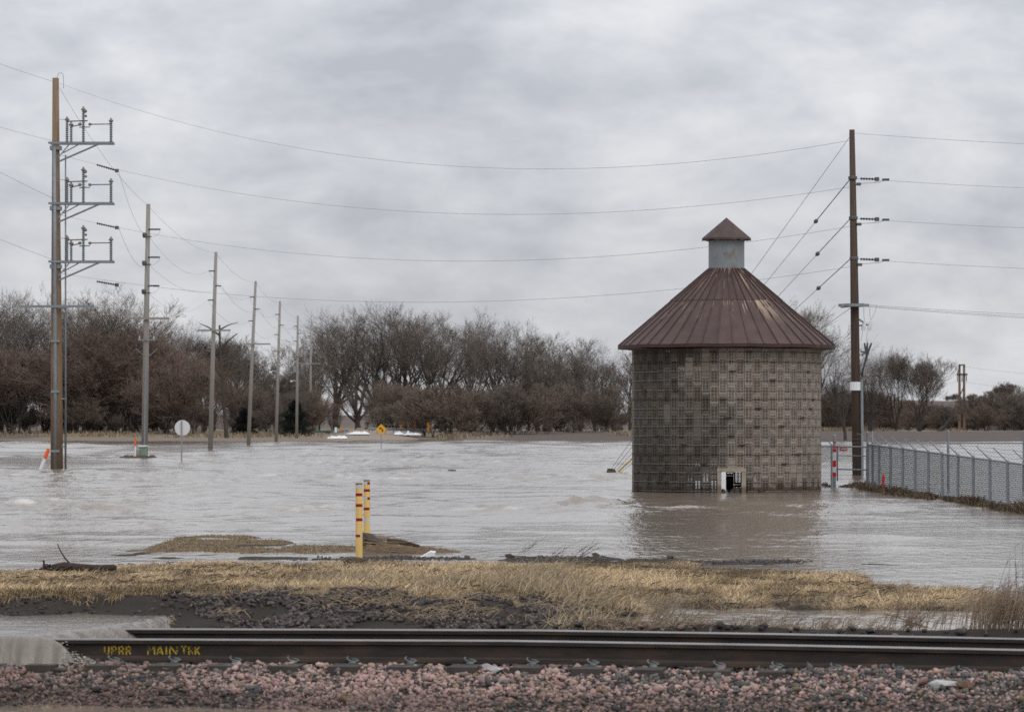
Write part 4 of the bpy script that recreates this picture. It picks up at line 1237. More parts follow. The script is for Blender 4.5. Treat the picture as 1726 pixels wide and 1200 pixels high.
for y in (242, 343.5, 441.5):
    z = zrow(y, DP)
    sw = bpy.data.objects.new('switch_arm', None); COL.objects.link(sw); sw.parent = lp; sw.location = (XP - lp.location.x, 0, z); sw.empty_display_size = .2
    m_ = MB(); m_.box((ux(138, DP), DP - .30, z), (ux(194, DP) - ux(84, DP), .07, .09)); m_.box((ux(138, DP), DP + .28, z), (ux(194, DP) - ux(86, DP), .07, .09))
    m_.box((ux(190, DP), DP, z), (.09, .52, .06)); m_.build('arm_beam', 'galvanised', sw)
    m_ = MB(); m_.tube((XP + .15, DP - .3, z - .78), (ux(170, DP), DP - .3, z - .03), .04, n=6); m_.tube((XP + .12, DP - .3, z - .62), (ux(119, DP), DP - .3, z - .04), .03, n=6)
    m_.tube((ux(108, DP), DP - .26, z - .42), (ux(135, DP), DP - .26, z - .05), .025, n=6); m_.build('brace', 'galvanised', sw)
    for uu, h, r in ((114.5, .88, .085), (121.5, .66, .08), (142, 1.3, .085), (188.5, .82, .09)):
        m_ = MB(); insul(m_, (ux(uu, DP), DP - .3, z + .04), h, r, int(h * 12)); ins = m_.build('post_insulator', 'insulator', sw)
        m_ = MB(); m_.lathe((ux(uu, DP), DP - .3, z + .04 + h), [(.04, 0), (.10, .03), (.10, .07), (.05, .12), (.03, .18)], 8); m_.build('insulator_cap', 'brass_fitting', ins)
    def r_(u0, y0, u1, y1, rad, nm, mm):
        q = MB(); q.tube((ux(u0, DP), DP - .3, z - y0 / 40.07), (ux(u1, DP), DP - .3, z - y1 / 40.07), rad, n=6); return q.build(nm, mm, sw)
    r_(114, -36, 149, -37, .025, 'switch_blade', 'dark_steel'); r_(121, -27, 136, -30, .022, 'switch_blade', 'dark_steel')
    r_(153, -31, 188, -31.5, .022, 'switch_blade', 'dark_steel'); r_(135, -26, 153, -26.5, .02, 'switch_blade', 'dark_steel')
    for uu, yy, s in ((136, -31, .13), (153, -31, .12), (145, -53, .14), (146, -45, .10)):
        q = MB(); q.lathe((ux(uu, DP), DP - .3, z - yy / 40.07 - s / 2), [(s * .3, 0), (s * .6, s * .3), (s * .55, s * .8), (s * .2, s)], 7); q.build('switch_contact', 'brass_fitting', sw)
    m_ = MB(); m_.path([(XP, DP - .25, z + .85), (ux(100, DP), DP - .3, z + .98), (ux(108, DP), DP - .3, z + .98), (ux(114, DP), DP - .3, z + .93)], .012, 5); m_.build('jumper', 'wire', sw)
    m_ = MB(); m_.box((XP - .02, DP, z - .2), (.46, .5, .16)); m_.build('pole_band', 'galvanised', sw)

# ---- row of grey poles going away
ROW = [(243, 250, 212.0, 344, 1), (354, 364, 286.0, 425, 2), (418, 431, 352.0, 474, 2), (465, 472, 410.0, 508, 2), (500, 502, 468.0, 532, 3), (523, 524, 530.0, 548, 3)]
NM = ['nearest grey wooden pole with green box at its foot', 'leaning grey wooden pole right of the round sign back', 'leaning grey pole third along the receding row, before dark cedar gap',
      'thin grey pole with lamp, just left of dark cedar', 'faint grey pole with small white transformer near the treeline', 'farthest faint pole with crossarm among bare trees']
ATT = {}
ATT[0] = [at(100, 148, DP), at(200, 289, DP), at(200, 384, DP), at(200, 483, DP)]
for i, (ub, ut, D, yt, kind) in enumerate(ROW):
    xb, xt = ux(ub, D), ux(ut, D); zt = zrow(yt, D); zg = min(ground1(xb, D), 0) - .3
    pl = empty('utility_pole', (xb, D, max(zg + .3, 0)), NM[i], 'utility pole', 'grey poles in a receding row')
    m_ = MB(); m_.path([(xb, D, zg - .3), ((xb + xt) / 2, D, zt / 2), (xt, D, zt)], [.20, .17, .12], 10); m_.build('pole_shaft', 'pole_wood_grey', pl, True)
    s = D / F
    def xa(y):
        f = (CAMZ + (HOR - y) * s) / zt; return xb + (xt - xb) * f
    att = [Vector((xt, D, zt - .1))]
    if kind == 1:
        for y in (387, 434, 482):
            z = zrow(y, D); x0 = xa(y)
            m_ = MB(); insul(m_, (x0, D - .1, z), .7, .055, 8); m_.v = []; m_.f = []
            m_.lathe((x0, D - .1, z), [(.03, 0), (.05, .1), (.05, .68), (.03, .76)], 7, ax=(1, 0, 0)); m_.build('arm_insulator', 'insulator_dark', pl)
            m_ = MB(); m_.lathe((x0 - .18, D - .15, z - .5), [(.1, 0), (.14, .2), (.1, .3)], 8); m_.tube((x0 - .22, D - .12, z - .42), (x0 + .22, D - .12, z - .42), .04); m_.build('clamp', 'dark_steel', pl)
            m_ = MB(); m_.path([(x0 + .1, D - .1, z - .45), (x0 + .4, D - .1, z - .42), (x0 + .66, D - .1, z - .25), (x0 + .74, D - .1, z)], .010, 4); m_.build('jumper', 'wire', pl)
            att.append(Vector((x0 + .1, D, z - .45)))
        m_ = MB(); m_.box((ux(250, D), D - .25, zrow(537, D)), (ux(287, D) - ux(215, D), .1, .13)); m_.build('crossarm', 'pole_wood_grey', pl)
        m_ = MB(); m_.box((ux(248, D), D - .22, zrow(573, D)), (ux(263, D) - ux(233, D), .06, .07)); m_.build('crossarm', 'galvanised', pl)
        for uu in (236, 260):
            m_ = MB(); insul(m_, (ux(uu, D), D - .22, zrow(574, D)), .25, .04, 4); m_.build('cutout', 'white_plastic', pl)
        for sg in (-1, 1):
            m_ = MB(); m_.path([(ux(248 + sg * 3, D), D - .2, zrow(600, D)), (ux(248 + sg * 12, D), D - .22, zrow(594, D)), (ux(248 + sg * 18, D), D - .22, zrow(588, D))], .02, 5); m_.build('cable_lead', 'galvanised', pl)
        m_ = MB(); m_.tube((xb + .02, D - .2, -.3), (xb + .1, D - .17, zrow(610, D)), .05, n=7); m_.build('conduit', 'galvanised', pl)
    else:
        yy = {2: (yt + 32, yt + 57, yt + 81), 3: (yt + 18, yt + 30, yt + 43)}[kind]
        if i == 2: yy = (501, 521, 541)
        if i == 3: yy = (530, 548, 564)
        for k, y in enumerate(yy):
            z = zrow(y, D); sg = -1 if k != 1 else 1
            m_ = MB(); m_.lathe((xa(y), D - .1, z), [(.03, 0), (.05, .1), (.05, .45), (.03, .52)], 7, ax=(sg, 0, 0)); m_.build('arm_insulator', 'insulator_dark', pl)
            att.append(Vector((xa(y) + sg * .55, D - .1, z)))
        cy = {1: 557, 2: 580, 3: 592, 4: 600, 5: 613}[i]
        wl, wr = {1: (27, 29), 2: (11, 30), 3: (9, 9), 4: (8, 10), 5: (19, 17)}[i]
        uc = ub + (ut - ub) * ((CAMZ + (HOR - cy) * s) / zt)
        m_ = MB(); m_.box((ux(uc + (wr - wl) / 2, D), D - .2, zrow(cy, D)), ((wl + wr) * s, .1, .14)); m_.build('crossarm', 'pole_wood_grey', pl)
        if i == 3:
            m_ = MB(); m_.path([(xa(628), D, zrow(628, D)), (xa(628) - .5, D, zrow(625, D)), (xa(628) - .8, D, zrow(626, D))], .03, 5); m_.lathe((xa(628) - .85, D, zrow(629, D)), [(.1, 0), (.16, .08), (.1, .22)], 8); m_.build('street_light', 'white_plastic', pl)
        if i == 4:
            m_ = MB(); m_.lathe((xa(624) - .35, D, zrow(628, D)), [(.24, 0), (.26, .05), (.26, .75), (.1, .85)], 10); m_.build('transformer', 'galvanised', pl)
            m_ = MB(); m_.path([(xa(643), D, zrow(643, D)), (xa(643) - .6, D, zrow(641, D))], .03, 5); m_.lathe((xa(643) - .75, D, zrow(644, D)), [(.1, 0), (.16, .08), (.1, .22)], 8); m_.build('street_light', 'white_plastic', pl)
    ATT[i + 1] = att
def wire_pts(a, b, sag, n=28):
    a, b = Vector(a), Vector(b)
    return [a.lerp(b, k / n) - Vector((0, 0, 4 * sag * (k / n) * (1 - k / n))) for k in range(n + 1)]
def wire(a, b, sag, label, r=.008, group=None, mm='wire', n=28):
    m_ = MB(); m_.path(wire_pts(a, b, sag, n), r, 4)
    return m_.build('power_line', mm, None, label=label, cat='power line', group=group)
LV = ['top', 'second', 'third', 'lowest']
PN = ['tall switch pole', 'green-box pole', 'second grey pole', 'third grey pole', 'lamp pole', 'transformer pole', 'farthest pole']
for i in range(6):
    for k in range(4):
        wire(ATT[i][k], ATT[i + 1][k], (1.0 if k else .6) if i else (.7 if k else .5), f'{LV[k]} thin wire sagging from the {PN[i]} to the {PN[i + 1]}', .007 if i < 2 else .009, 'wires along the receding poles', n=14)
# ---- long spans across the picture
DR = 127.6
def span(p, q, ymid, label, r=.007):
    a, b = at(*p), at(*q)
    mid = (a + b) / 2
    ylin = HOR - (mid.z - CAMZ) / mid.y * F
    return wire(a, b, (ymid - ylin) / F * mid.y, label, r, 'long wires across the sky', n=48)
span((100, 141, DP), (1433, 237, DR), 276.5, 'topmost long wire sagging across the sky between the two tall poles')
w2 = span((104, 262, DP), (1436, 315, DR), 358, 'second long wire from the top sagging across the sky')
w3 = span((104, 363, DP), (1437, 381, DR), 439.5, 'third long wire from the top sagging across the sky')
w4 = span((104, 461, DP), (1438, 449, DR), 509.5, 'lowest long wire across the sky, passing behind the crib roof')
def dead_end(w, u0, y0, u1, y1, D, parent_name='strain_insulator'):
    a, b = at(u0, y0, D), at(u1, y1, D)
    d = b - a
    m_ = MB(); L = d.length
    prof = [(.02, 0)]
    ns = max(6, int(L / .09))
    for k in range(ns):
        f = (k + .1) / ns
        prof += [(.025, L * f), (.058, L * (f + .25 / ns)), (.025, L * (f + .5 / ns))]
    prof += [(.03, L)]
    m_.lathe(a, prof, 8, ax=d); m_.build(parent_name, 'insulator_dark', w)
    m_ = MB(); m_.box(b, (.16, .08, .14)); m_.build('clamp', 'dark_steel', w)
for w, y0, y1 in ((w2, 278, 288), (w3, 376.5, 384), (w4, 474.5, 480.5)):
    dead_end(w, 163, y0, 197, y1, 149.6)
for (ya, yb, nm) in ((138, 100, 'highest'), (238, 207, 'second'), (335, 281, 'third'), (438, 395, 'lowest')):
    a = at(90, ya, DP); uu = -260; b = at(uu, ya + (yb - ya) * (90 - uu) / 90 * .92, 128.0)
    wire(a, b, .15, f'{nm} wire leaving the tall switch pole toward the left edge', .007, 'wires leaving to the left')
wire(at(0, 476, 140), at(-300, 420, 120), .1, 'faint low wire at the left edge above the trees', .01)

# ---- dark pole on the right
XR = ux(1445, DR); XT = ux(1436, DR)
rp2 = empty('utility_pole', (XR, DR, 0), 'dark brown wooden pole with white band and insulators right of the crib', 'utility pole')
ztop = zrow(219, DR)
def xr_(y): return XR + (XT - XR) * (zrow(y, DR) / ztop)
m_ = MB(); m_.path([(XR, DR, -.8), ((XR + XT) / 2, DR, ztop / 2), (XT, DR, ztop)], [.165, .15, .095], 14); m_.build('pole_shaft', 'pole_wood_dark', rp2, True)
m_ = MB(); m_.lathe((xr_(651), DR, zrow(658, DR)), [(.21, 0), (.21, .30)], 14); m_.build('white_band', 'white_plastic', rp2)
m_ = MB(); m_.tube((ux(1453, DR), DR - .12, -.3), (ux(1452, DR), DR - .12, zrow(640, DR)), .05, n=8); m_.build('conduit', 'galvanised', rp2)
m_ = MB(); c_ = Vector((ux(1438, DR), DR - .2, zrow(515, DR))); m_.box(c_, (.62, .9, .10), Matrix.Rotation(math.radians(-62), 3, 'Z') @ Matrix.Rotation(math.radians(0), 3, 'X')); m_.tube(at(1418, 517, DR - .6), at(1455, 513, DR + .2), .05, n=6); m_.build('crossarm', 'galvanised', rp2)
for y in (300, 367.5, 435.5):
    m_ = MB(); m_.lathe((xr_(y), DR, zrow(y + 3, DR)), [(.15, 0), (.16, .02), (.16, .10), (.15, .12)], 12); m_.box((xr_(y) + .2, DR - .1, zrow(y + 11, DR)), (.16, .1, .1)); m_.build('pole_band', 'dark_steel', rp2)
m_ = MB(); m_.tube(at(1443, 535, DR), at(1462, 548, DR), .035, n=6); m_.tube(at(1447, 549, DR), at(1466, 547, DR), .03, n=6); cb = m_.build('cutout_bracket', 'galvanised', rp2)
for u0, s in ((1456, 0), (1466, 1)):
    m_ = MB(); m_.path([at(u0 + 2, 542, DR), at(u0, 550, DR), at(u0 - 2, 557, DR)], [.06, .075, .06], 8); m_.tube(at(u0 + 4, 543, DR), at(u0 + 1, 557, DR), .03, n=6); m_.build('fuse_cutout', 'white_plastic', cb)
m_ = MB(); m_.tube(at(1450, 592, DR), at(1464, 595, DR), .03, n=6); m_.tube(at(1452, 600, DR), at(1459, 592, DR), .025, n=6); tb = m_.build('terminator_bracket', 'dark_steel', rp2)
for u0 in (1457, 1462, 1469):
    m_ = MB(); m_.path([at(1452.5, 636, DR), at(1455, 622, DR), at(1461, 600, DR), at(u0, 578, DR)], [.03, .03, .04, .03], 6); m_.build('cable', 'guy_wire', rp2)
for pts in (((1456, 519), (1456, 530), (1457, 541)), ((1466, 517), (1466, 530), (1468, 540)), ((1478, 515), (1474, 528), (1468, 540)), ((1462, 558), (1461, 570), (1462, 580)), ((1451, 575), (1453, 566), (1454, 558))):
    m_ = MB(); m_.path([at(a, b, DR) for a, b in pts], .009, 4); m_.build('jumper', 'wire', rp2)
RW_ = []
for y, y2, lab in ((225, 240, 'top wire running right from the dark pole to the picture edge'), (301, 313, 'second wire running right from the dark pole'),
                   (368.5, 380, 'third wire running right from the dark pole'), (436.5, 448.5, 'fourth wire running right from the dark pole')):
    a = at(1441, y, DR); b = at(2300, y2 + (y2 - y) * .6, DR + 14)
    w = wire(a, b, .25, lab, .007, 'wires running right from the dark pole', n=40)
    if y > 230:
        dead_end(w, 1450, y + .4, 1478, y + 1.4, DR - .05); 
        m_ = MB(); m_.box(at(1493, y + 2.2, DR), (.25, .08, .08)); m_.build('clamp', 'dark_steel', w)
        m_ = MB(); m_.path([at(1446, y + 9, DR), at(1462, y + 8, DR), at(1482, y + 6.5, DR), at(1492, y + 3, DR)], .011, 4); m_.build('jumper', 'wire', w)
for k, (y2, dy) in enumerate(((527, 0), (531, 3), (534.5, 5))):
    wire(at(1450, 513 + dy * .6, DR), at(2300, y2 + 14 + dy, DR + 10), .2, ['upper', 'middle', 'lower'][k] + ' of three close wires running right below the insulators', 0.008, 'three close wires')
# guy wires down to an anchor behind the crib
anc = Vector((ux(1031, 137.0), 137.0, 0.0))
for k, (y, kn, lab) in enumerate(((229, None, 'thin topmost guy wire slanting from the dark pole toward the crib'), (301, (1377, 366), 'upper guy wire with dark sleeve knob, left of the dark pole'),
                     (368, (1379, 434), 'middle guy wire with dark sleeve knob, left of the dark pole'), (436, (1380, 500), 'lower guy wire with dark sleeve knob, left of the dark pole'), (519, None, 'short lowest guy wire slanting from the crossarm'))):
    a = at(1434, y, DR); b = anc + Vector((.12 * k - .1, .2 * k, .05))
    m_ = MB(); m_.tube(a, b, .008, n=5)
    g = m_.build('guy_wire', 'guy_wire', None, label=lab, cat='guy wire', group='guy wires of the dark pole')
    if kn:
        f = (1434 - kn[0]) / (1434 - 1031.0) * .97
        e_ = a.lerp(b, f)
        m_ = MB(); m_.tube(a, e_, .016, n=6); m_.build('guy_sleeve', 'guy_wire', g)
        m_ = MB(); d = (e_ - a).normalized(); m_.lathe(e_ - d * .1, [(.02, 0), (.07, .05), (.08, .12), (.03, .2)], 8, ax=d); m_.build('sleeve_knob', 'dark_steel', g)
    if k == 3:
        m_ = MB(); f0 = a.lerp(b, .905); m_.tube(f0, b, .035, n=7); m_.build('guy_guard', 'yellow_guard', g, label='yellow plastic guy guard')
m_ = MB()
for k in range(14):
    m_.lathe(anc + Vector((random.uniform(-.15, .15), random.uniform(-.2, .1), -.08)), [(.08, 0), (.09, .08), (.05, random.uniform(.14, .26))], 6)
m_.build('mud_clump', 'debris', label='dark clump of debris caught at the yellow guy guard', cat='debris')

# ---- far H-frame pole
DH = 640.0
hf = empty('h_frame_pole', at(1620, 733, DH), 'distant brown H-frame power pole on the right before the hillside', 'utility pole')
for u0 in (1617.3, 1625):
    m_ = MB(); m_.path([(ux(u0, DH), DH, -1), (ux(u0, DH), DH, zrow(614, DH))], [.28, .2], 8); m_.build('pole_shaft', 'pole_wood', hf)
m_ = MB(); m_.box((ux(1621.5, DH), DH - .3, zrow(631, DH)), (18 * DH / F, .2, .3)); m_.build('crossarm', 'pole_wood_dark', hf)
m_ = MB(); m_.box((ux(1621.5, DH), DH - .3, zrow(615, DH)), (9 * DH / F, .15, .2)); m_.build('crossarm', 'pole_wood_dark', hf)
m_ = MB(); m_.tube((ux(1617.3, DH), DH - .2, zrow(668, DH)), (ux(1625, DH), DH - .2, zrow(650, DH)), .09, n=5); m_.tube((ux(1613, DH), DH - .2, zrow(631, DH)), (ux(1617, DH), DH - .2, zrow(619, DH)), .08, n=5); m_.build('brace', 'pole_wood_dark', hf)
for u0 in (1613.5, 1621.2, 1628.5):
    m_ = MB(); m_.tube((ux(u0, DH), DH - .3, zrow(643, DH)), (ux(u0, DH), DH - .3, zrow(632, DH)), .08, n=5); m_.build('insulator_string', 'insulator_dark', hf)
for (ya, yl, yr, nm) in ((617, 617, 625, 'upper faint shield'), (643, 646, 656, 'lower faint conductor')):
    wire((ux(1621, DH), DH, zrow(ya, DH)), (ux(2050, DH), DH, zrow(yr, DH)), 1.5, nm + ' wire running right from the distant H-frame pole', .022, n=20)
    wire((ux(1621, DH), DH, zrow(ya, DH)), (ux(1250, DH), DH, zrow(yl + 4, DH)), 1.0, nm + ' wire running left from the distant H-frame pole', .022, n=20)

# ================================================================ signs, bollards, markers
def bollard(u, yb, yt, w, bands, label):
    D = dw(yb, 0.0); s = F / D; r = w / 2 / s; x0 = ux(u, D)
    root = empty('bollard', (x0, D, 0), label, 'bollard', 'yellow bollards at the water edge')
    z1 = zrow(yt, D)
    m_ = MB(); m_.lathe((x0, D, 0), [(r, -.4), (r, z1 - .008), (r * .98, z1)], 24); m_.build('tube', 'bollard_yellow', root, False)
    m_ = MB(); m_.lathe((x0, D, z1), [(r * 1.03, -.012), (r * 1.03, .004), (r * .9, .010)], 24); m_.build('top_cap', 'brass_fitting', root)
    for (ya, yb2, mm, a0, a1) in bands:
        za, zb_ = zrow(ya, D), zrow(yb2, D)
        m_ = MB(); n = 18
        for z in (zb_, za):
            for j in range(n + 1):
                a = math.radians(a0 + (a1 - a0) * j / n)
                m_.v.append((x0 + r * 1.012 * math.sin(a), D - r * 1.012 * math.cos(a), z))
        for j in range(n): m_.f.append((j, j + 1, n + 2 + j, n + 1 + j))
        m_.build('reflective_band', mm, root)
    return root, x0, D, r
R_, S_ = 'tape_red', 'tape_silver'
b1, bx1, bd1, br1 = bollard(605.2, 951, 815, 11.6, [(818, 823, S_, -90, 90), (831, 836, R_, -90, 90), (849, 854, R_, -90, 90), (873, 878, R_, -60, 90), (900.5, 905, R_, -90, 20), (900.5, 905, S_, 21, 90)],
        'nearer yellow bollard with red and silver bands and a bright yellow foot')
m_ = MB(); m_.lathe((bx1, bd1, 0), [(br1 * 1.02, -.1), (br1 * 1.02, zrow(945.5, bd1)), (br1, zrow(945, bd1))], 24); m_.build('painted_foot', 'bollard_base_yellow', b1)
bollard(618.3, 920, 809.5, 10.6, [(812, 816.5, S_, -90, 10), (812, 816.5, R_, 11, 90), (824, 828.5, R_, -90, 90), (837.5, 842, S_, -90, 10), (837.5, 842, R_, 11, 90), (855, 859.5, R_, -90, 60), (873, 878, S_, -90, 90)],
        'farther yellow bollard with red and silver bands beside debris heap')
# round sign seen from behind
D = dw(778); x0 = ux(305.5, D)
rs_ = empty('round_sign', (x0, D, 0), 'back of a round white road sign on a thin post in the water', 'sign')
m_ = MB(); m_.box((ux(306.2, D), D - .02, (zrow(709, D) - .4) / 2), (.06, .04, zrow(709, D) + .4), ); m_.build('post', 'pole_wood_grey', rs_)
m_ = MB(); m_.lathe((ux(307.3, D), D + .03, zrow(721, D)), [(.395, 0), (.395, .006)], 36, ax=(0, 1, 0)); m_.build('sign_plate', 'sign_white', rs_)
# yellow diamond warning sign with a left-turn arrow
D = dw(757); x0 = ux(642.5, D); zc = zrow(723.5, D); h = 9.2 / F * D
ws = empty('warning_sign', (x0, D, 0), 'yellow diamond warning sign with black left-curving arrow in the water', 'sign')
m_ = MB(); m_.box((x0, D + .05, zc / 2 - .3), (.06, .05, zc + .6)); m_.build('post', 'galvanised', ws)
m_ = MB(); m_.slab([(x0 - h, D, zc), (x0, D, zc - h), (x0 + h, D, zc), (x0, D, zc + h)], (0, .01, 0)); m_.build('sign_plate', 'sign_yellow', ws)
m_ = MB()
k = h / 9.2
def pt(a, b): return (x0 + a * k, D - .004, zc + b * k)
m_.poly([pt(1.2, -4.5), pt(3.2, -4.5), pt(3.2, -1.2), pt(2.6, .4), pt(1.2, 1.2), pt(.2, 0.0), pt(1.0, -.7), pt(1.2, -1.6)])
m_.poly([pt(1.2, 1.2), pt(-.6, 2.2), pt(-1.6, .8), pt(.2, 0)])
m_.poly([pt(-4.2, 2.2), pt(-1.4, -.4), pt(.1, 3.9)])
m_.build('arrow', 'sign_black', ws)
# leaning pipeline marker by the tall pole, second marker and green box by the next pole
def marker(u0, y0, u1, y1, frac, D, r, label):
    a, b = at(u0, y0, D), at(u1, y1, D); c_ = a.lerp(b, frac)
    rt = empty('marker_post', a, label, 'marker')
    m_ = MB(); m_.tube(a - (b - a) * .3, c_, r, n=8); m_.build('post', 'white_plastic', rt)
    m_ = MB(); m_.tube(c_, b, r * 1.1, r * .95, 8); m_.build('orange_cap', 'orange_plastic', rt)
marker(68.5, 791, 82, 756, .52, 148.5, .075, 'leaning white marker post with orange top beside the tall pole')
marker(227.5, 770, 228, 738, .55, 209.0, .05, 'upright thin marker with orange top beside the green box')
D = 210.5
m_ = MB(); c0 = at(241.5, 771, D); w = 13 / F * D
gb0 = empty('utility_box', (c0.x, D, 0), 'small green utility box at the foot of the grey pole', 'box')
m_ = MB(); hh = zrow(753, D); m_.slab([(c0.x - w / 2, D - .35, -.3), (c0.x + w / 2, D - .35, -.3), (c0.x + w / 2 * .96, D - .33, hh), (c0.x - w / 2 * .96, D - .33, hh)], (0, .5, 0)); m_.build('cabinet', 'green_box', gb0)
m_ = MB(); m_.box((c0.x, D - .1, hh + .05), (w * 1.06, .58, .09)); m_.build('lid', 'white_plastic', gb0)
m_ = MB(); m_.box((ux(233.5, D), D - .4, zrow(763.5, D) - .05), (5 / F * D, .25, .5)); m_.build('side_cabinet', 'concrete_frame', gb0)
m_ = MB()
for k in range(60):
    a = random.uniform(-1, 1); m_.lathe((ux(232 + a * 26, D - 1.5), D - 1.5 + random.uniform(-.6, .6), -.1), [(.22, 0), (.2, .12), (.06, random.uniform(.14, .24))], 6)
m_.build('debris_mound', 'debris', label='low brown debris mound in the water around the green box', cat='debris', kind='stuff')

# ---- road embankment: guardrails, delineators, snow
def guard(D, u0, u1, y0, y1, label, mm='galvanised', nposts=6, D1=None):
    D1 = D1 or D
    rt = empty('guardrail', at(u0, y0, D), label, 'guardrail')
    a, b = at(u0, y0, D), at(u1, y1, D1)
    m_ = MB()
    prof_ = [(-.16, .02), (-.08, -.05), (0, .02), (.08, -.05), (.16, .02)]
    for p in (a, b):
        for (hz_, o_) in prof_: m_.v.append((p.x, p.y + o_, p.z + hz_))
        for (hz_, o_) in prof_: m_.v.append((p.x, p.y + o_ + .02, p.z + hz_))
    for k in range(4):
        m_.f.append((k, k + 1, 10 + k + 1, 10 + k)); m_.f.append((5 + k, 15 + k, 15 + k + 1, 5 + k + 1))
    m_.build('rail_beam', mm, rt)
    for k in range(nposts):
        p = a.lerp(b, k / (nposts - 1)); zg = min(ground1(p.x, p.y), p.z - .4)
        m_ = MB(); m_.box((p.x, p.y + .12, (p.z + .1 + zg - .2) / 2), (.12, .15, p.z + .1 - zg + .2)); m_.build('post', mm, rt)
guard(500, 622, 718, 722.5, 724.5, 'grey guardrail on the road embankment right of the diamond sign', nposts=8)
guard(505, 560, 586, 729, 725, 'short grey guardrail on the left of the road embankment', nposts=4)
guard(508, 530, 566, 727, 727, 'green barrier board left of the road embankment', 'green_rail', nposts=4)
for u0, ya, yb, D in ((566, 719, 729, 498), (575, 720, 728, 503)):
    pass
def delin(u0, ya, yb, D, mm, label, w=3.6):
    a = at(u0, yb, D); b = at(u0, ya, D)
    rt = empty('delineator', a, label, 'delineator')
    m_ = MB(); m_.box((a.x, D, (a.z + b.z) / 2), (w / F * D, .06, b.z - a.z)); m_.build('panel', mm, rt)
    zg = ground1(a.x, D); m_ = MB(); m_.tube((a.x, D + .06, min(zg, a.z) - .2), (a.x, D + .06, b.z - .05), .035, n=6); m_.build('post', 'galvanised', rt)
delin(676, 715, 722, 505, 'orange_board', 'faint short orange delineator behind the guardrail')
delin(688.5, 712, 721, 502, 'orange_board', 'left of two adjacent orange delineators on the guardrail')
delin(700, 712, 721, 502, 'orange_board', 'right of two adjacent orange delineators on the guardrail')
delin(722, 712, 728, 498, 'orange_board', 'orange delineator at the right end of the guardrail')
delin(575, 719, 726, 503, 'orange_board', 'orange delineator left of the road embankment')
delin(566, 720, 729, 498, 'white_plastic', 'white delineator left of the road embankment')
delin(688, 726, 736, 492, 'white_plastic', 'white delineator on the embankment slope below the guardrail')
def lump(name, mm, u0, u1, y0, y1, D, depth, seed, label, cat, nx=26, nd=10):
    """low uneven heap between columns u0,u1 with its top profile between rows y1 (foot) and y0 (crest)"""
    xs = np.linspace(ux(u0, D), ux(u1, D), nx); ds = np.linspace(-depth, depth, nd)
    XX, DD = np.meshgrid(xs, ds); f = (XX - xs[0]) / (xs[-1] - xs[0])
    zf, zc = zrow(y1, D), zrow(y0, D)
    hgt = (zc - zf) * np.clip(1 - (DD / depth) ** 2, 0, 1) ** .7 * np.clip(np.sin(f * np.pi), 0, 1) ** .45 * np.clip(.6 + 2.0 * fbm(XX / (xs[-1] - xs[0]) * 7 + seed, DD / depth * 2, 200 + seed, 3), .05, 1.5)
    Z = zf - .06 + hgt
    me = np_mesh(name, np.stack([XX - xs.mean(), DD, Z - zf], -1).reshape(-1, 3), grid_faces(nd, nx), mm, None, True)
    o = np_obj(name, me, label=label, cat=cat); o.location = (xs.mean(), D, zf); return o
lump('snow_patch', 'snow', 584, 624, 727, 731, 494, 3, 1, 'white snow pile at the left shoulder of the road embankment', 'snow', 40)
lump('snow_patch', 'snow', 664, 680, 727, 731.5, 494, 2.5, 2, 'small white snow pile right of the diamond sign', 'snow')
lump('snow_patch', 'snow', 680, 710, 729, 732, 493, 2.5, 3, 'long thin snow streak under the guardrail', 'snow', 40)
lump('snow_patch', 'snow', 552, 586, 733, 738, 478, 2.0, 4, 'dirty snow streak sloping down the left of the embankment', 'snow', 40)
lump('snow_patch', 'snow', 1634, 1654, 841, 850, 84.0, .35, 5, 'small white snow patch at the foot of the near fence', 'snow')

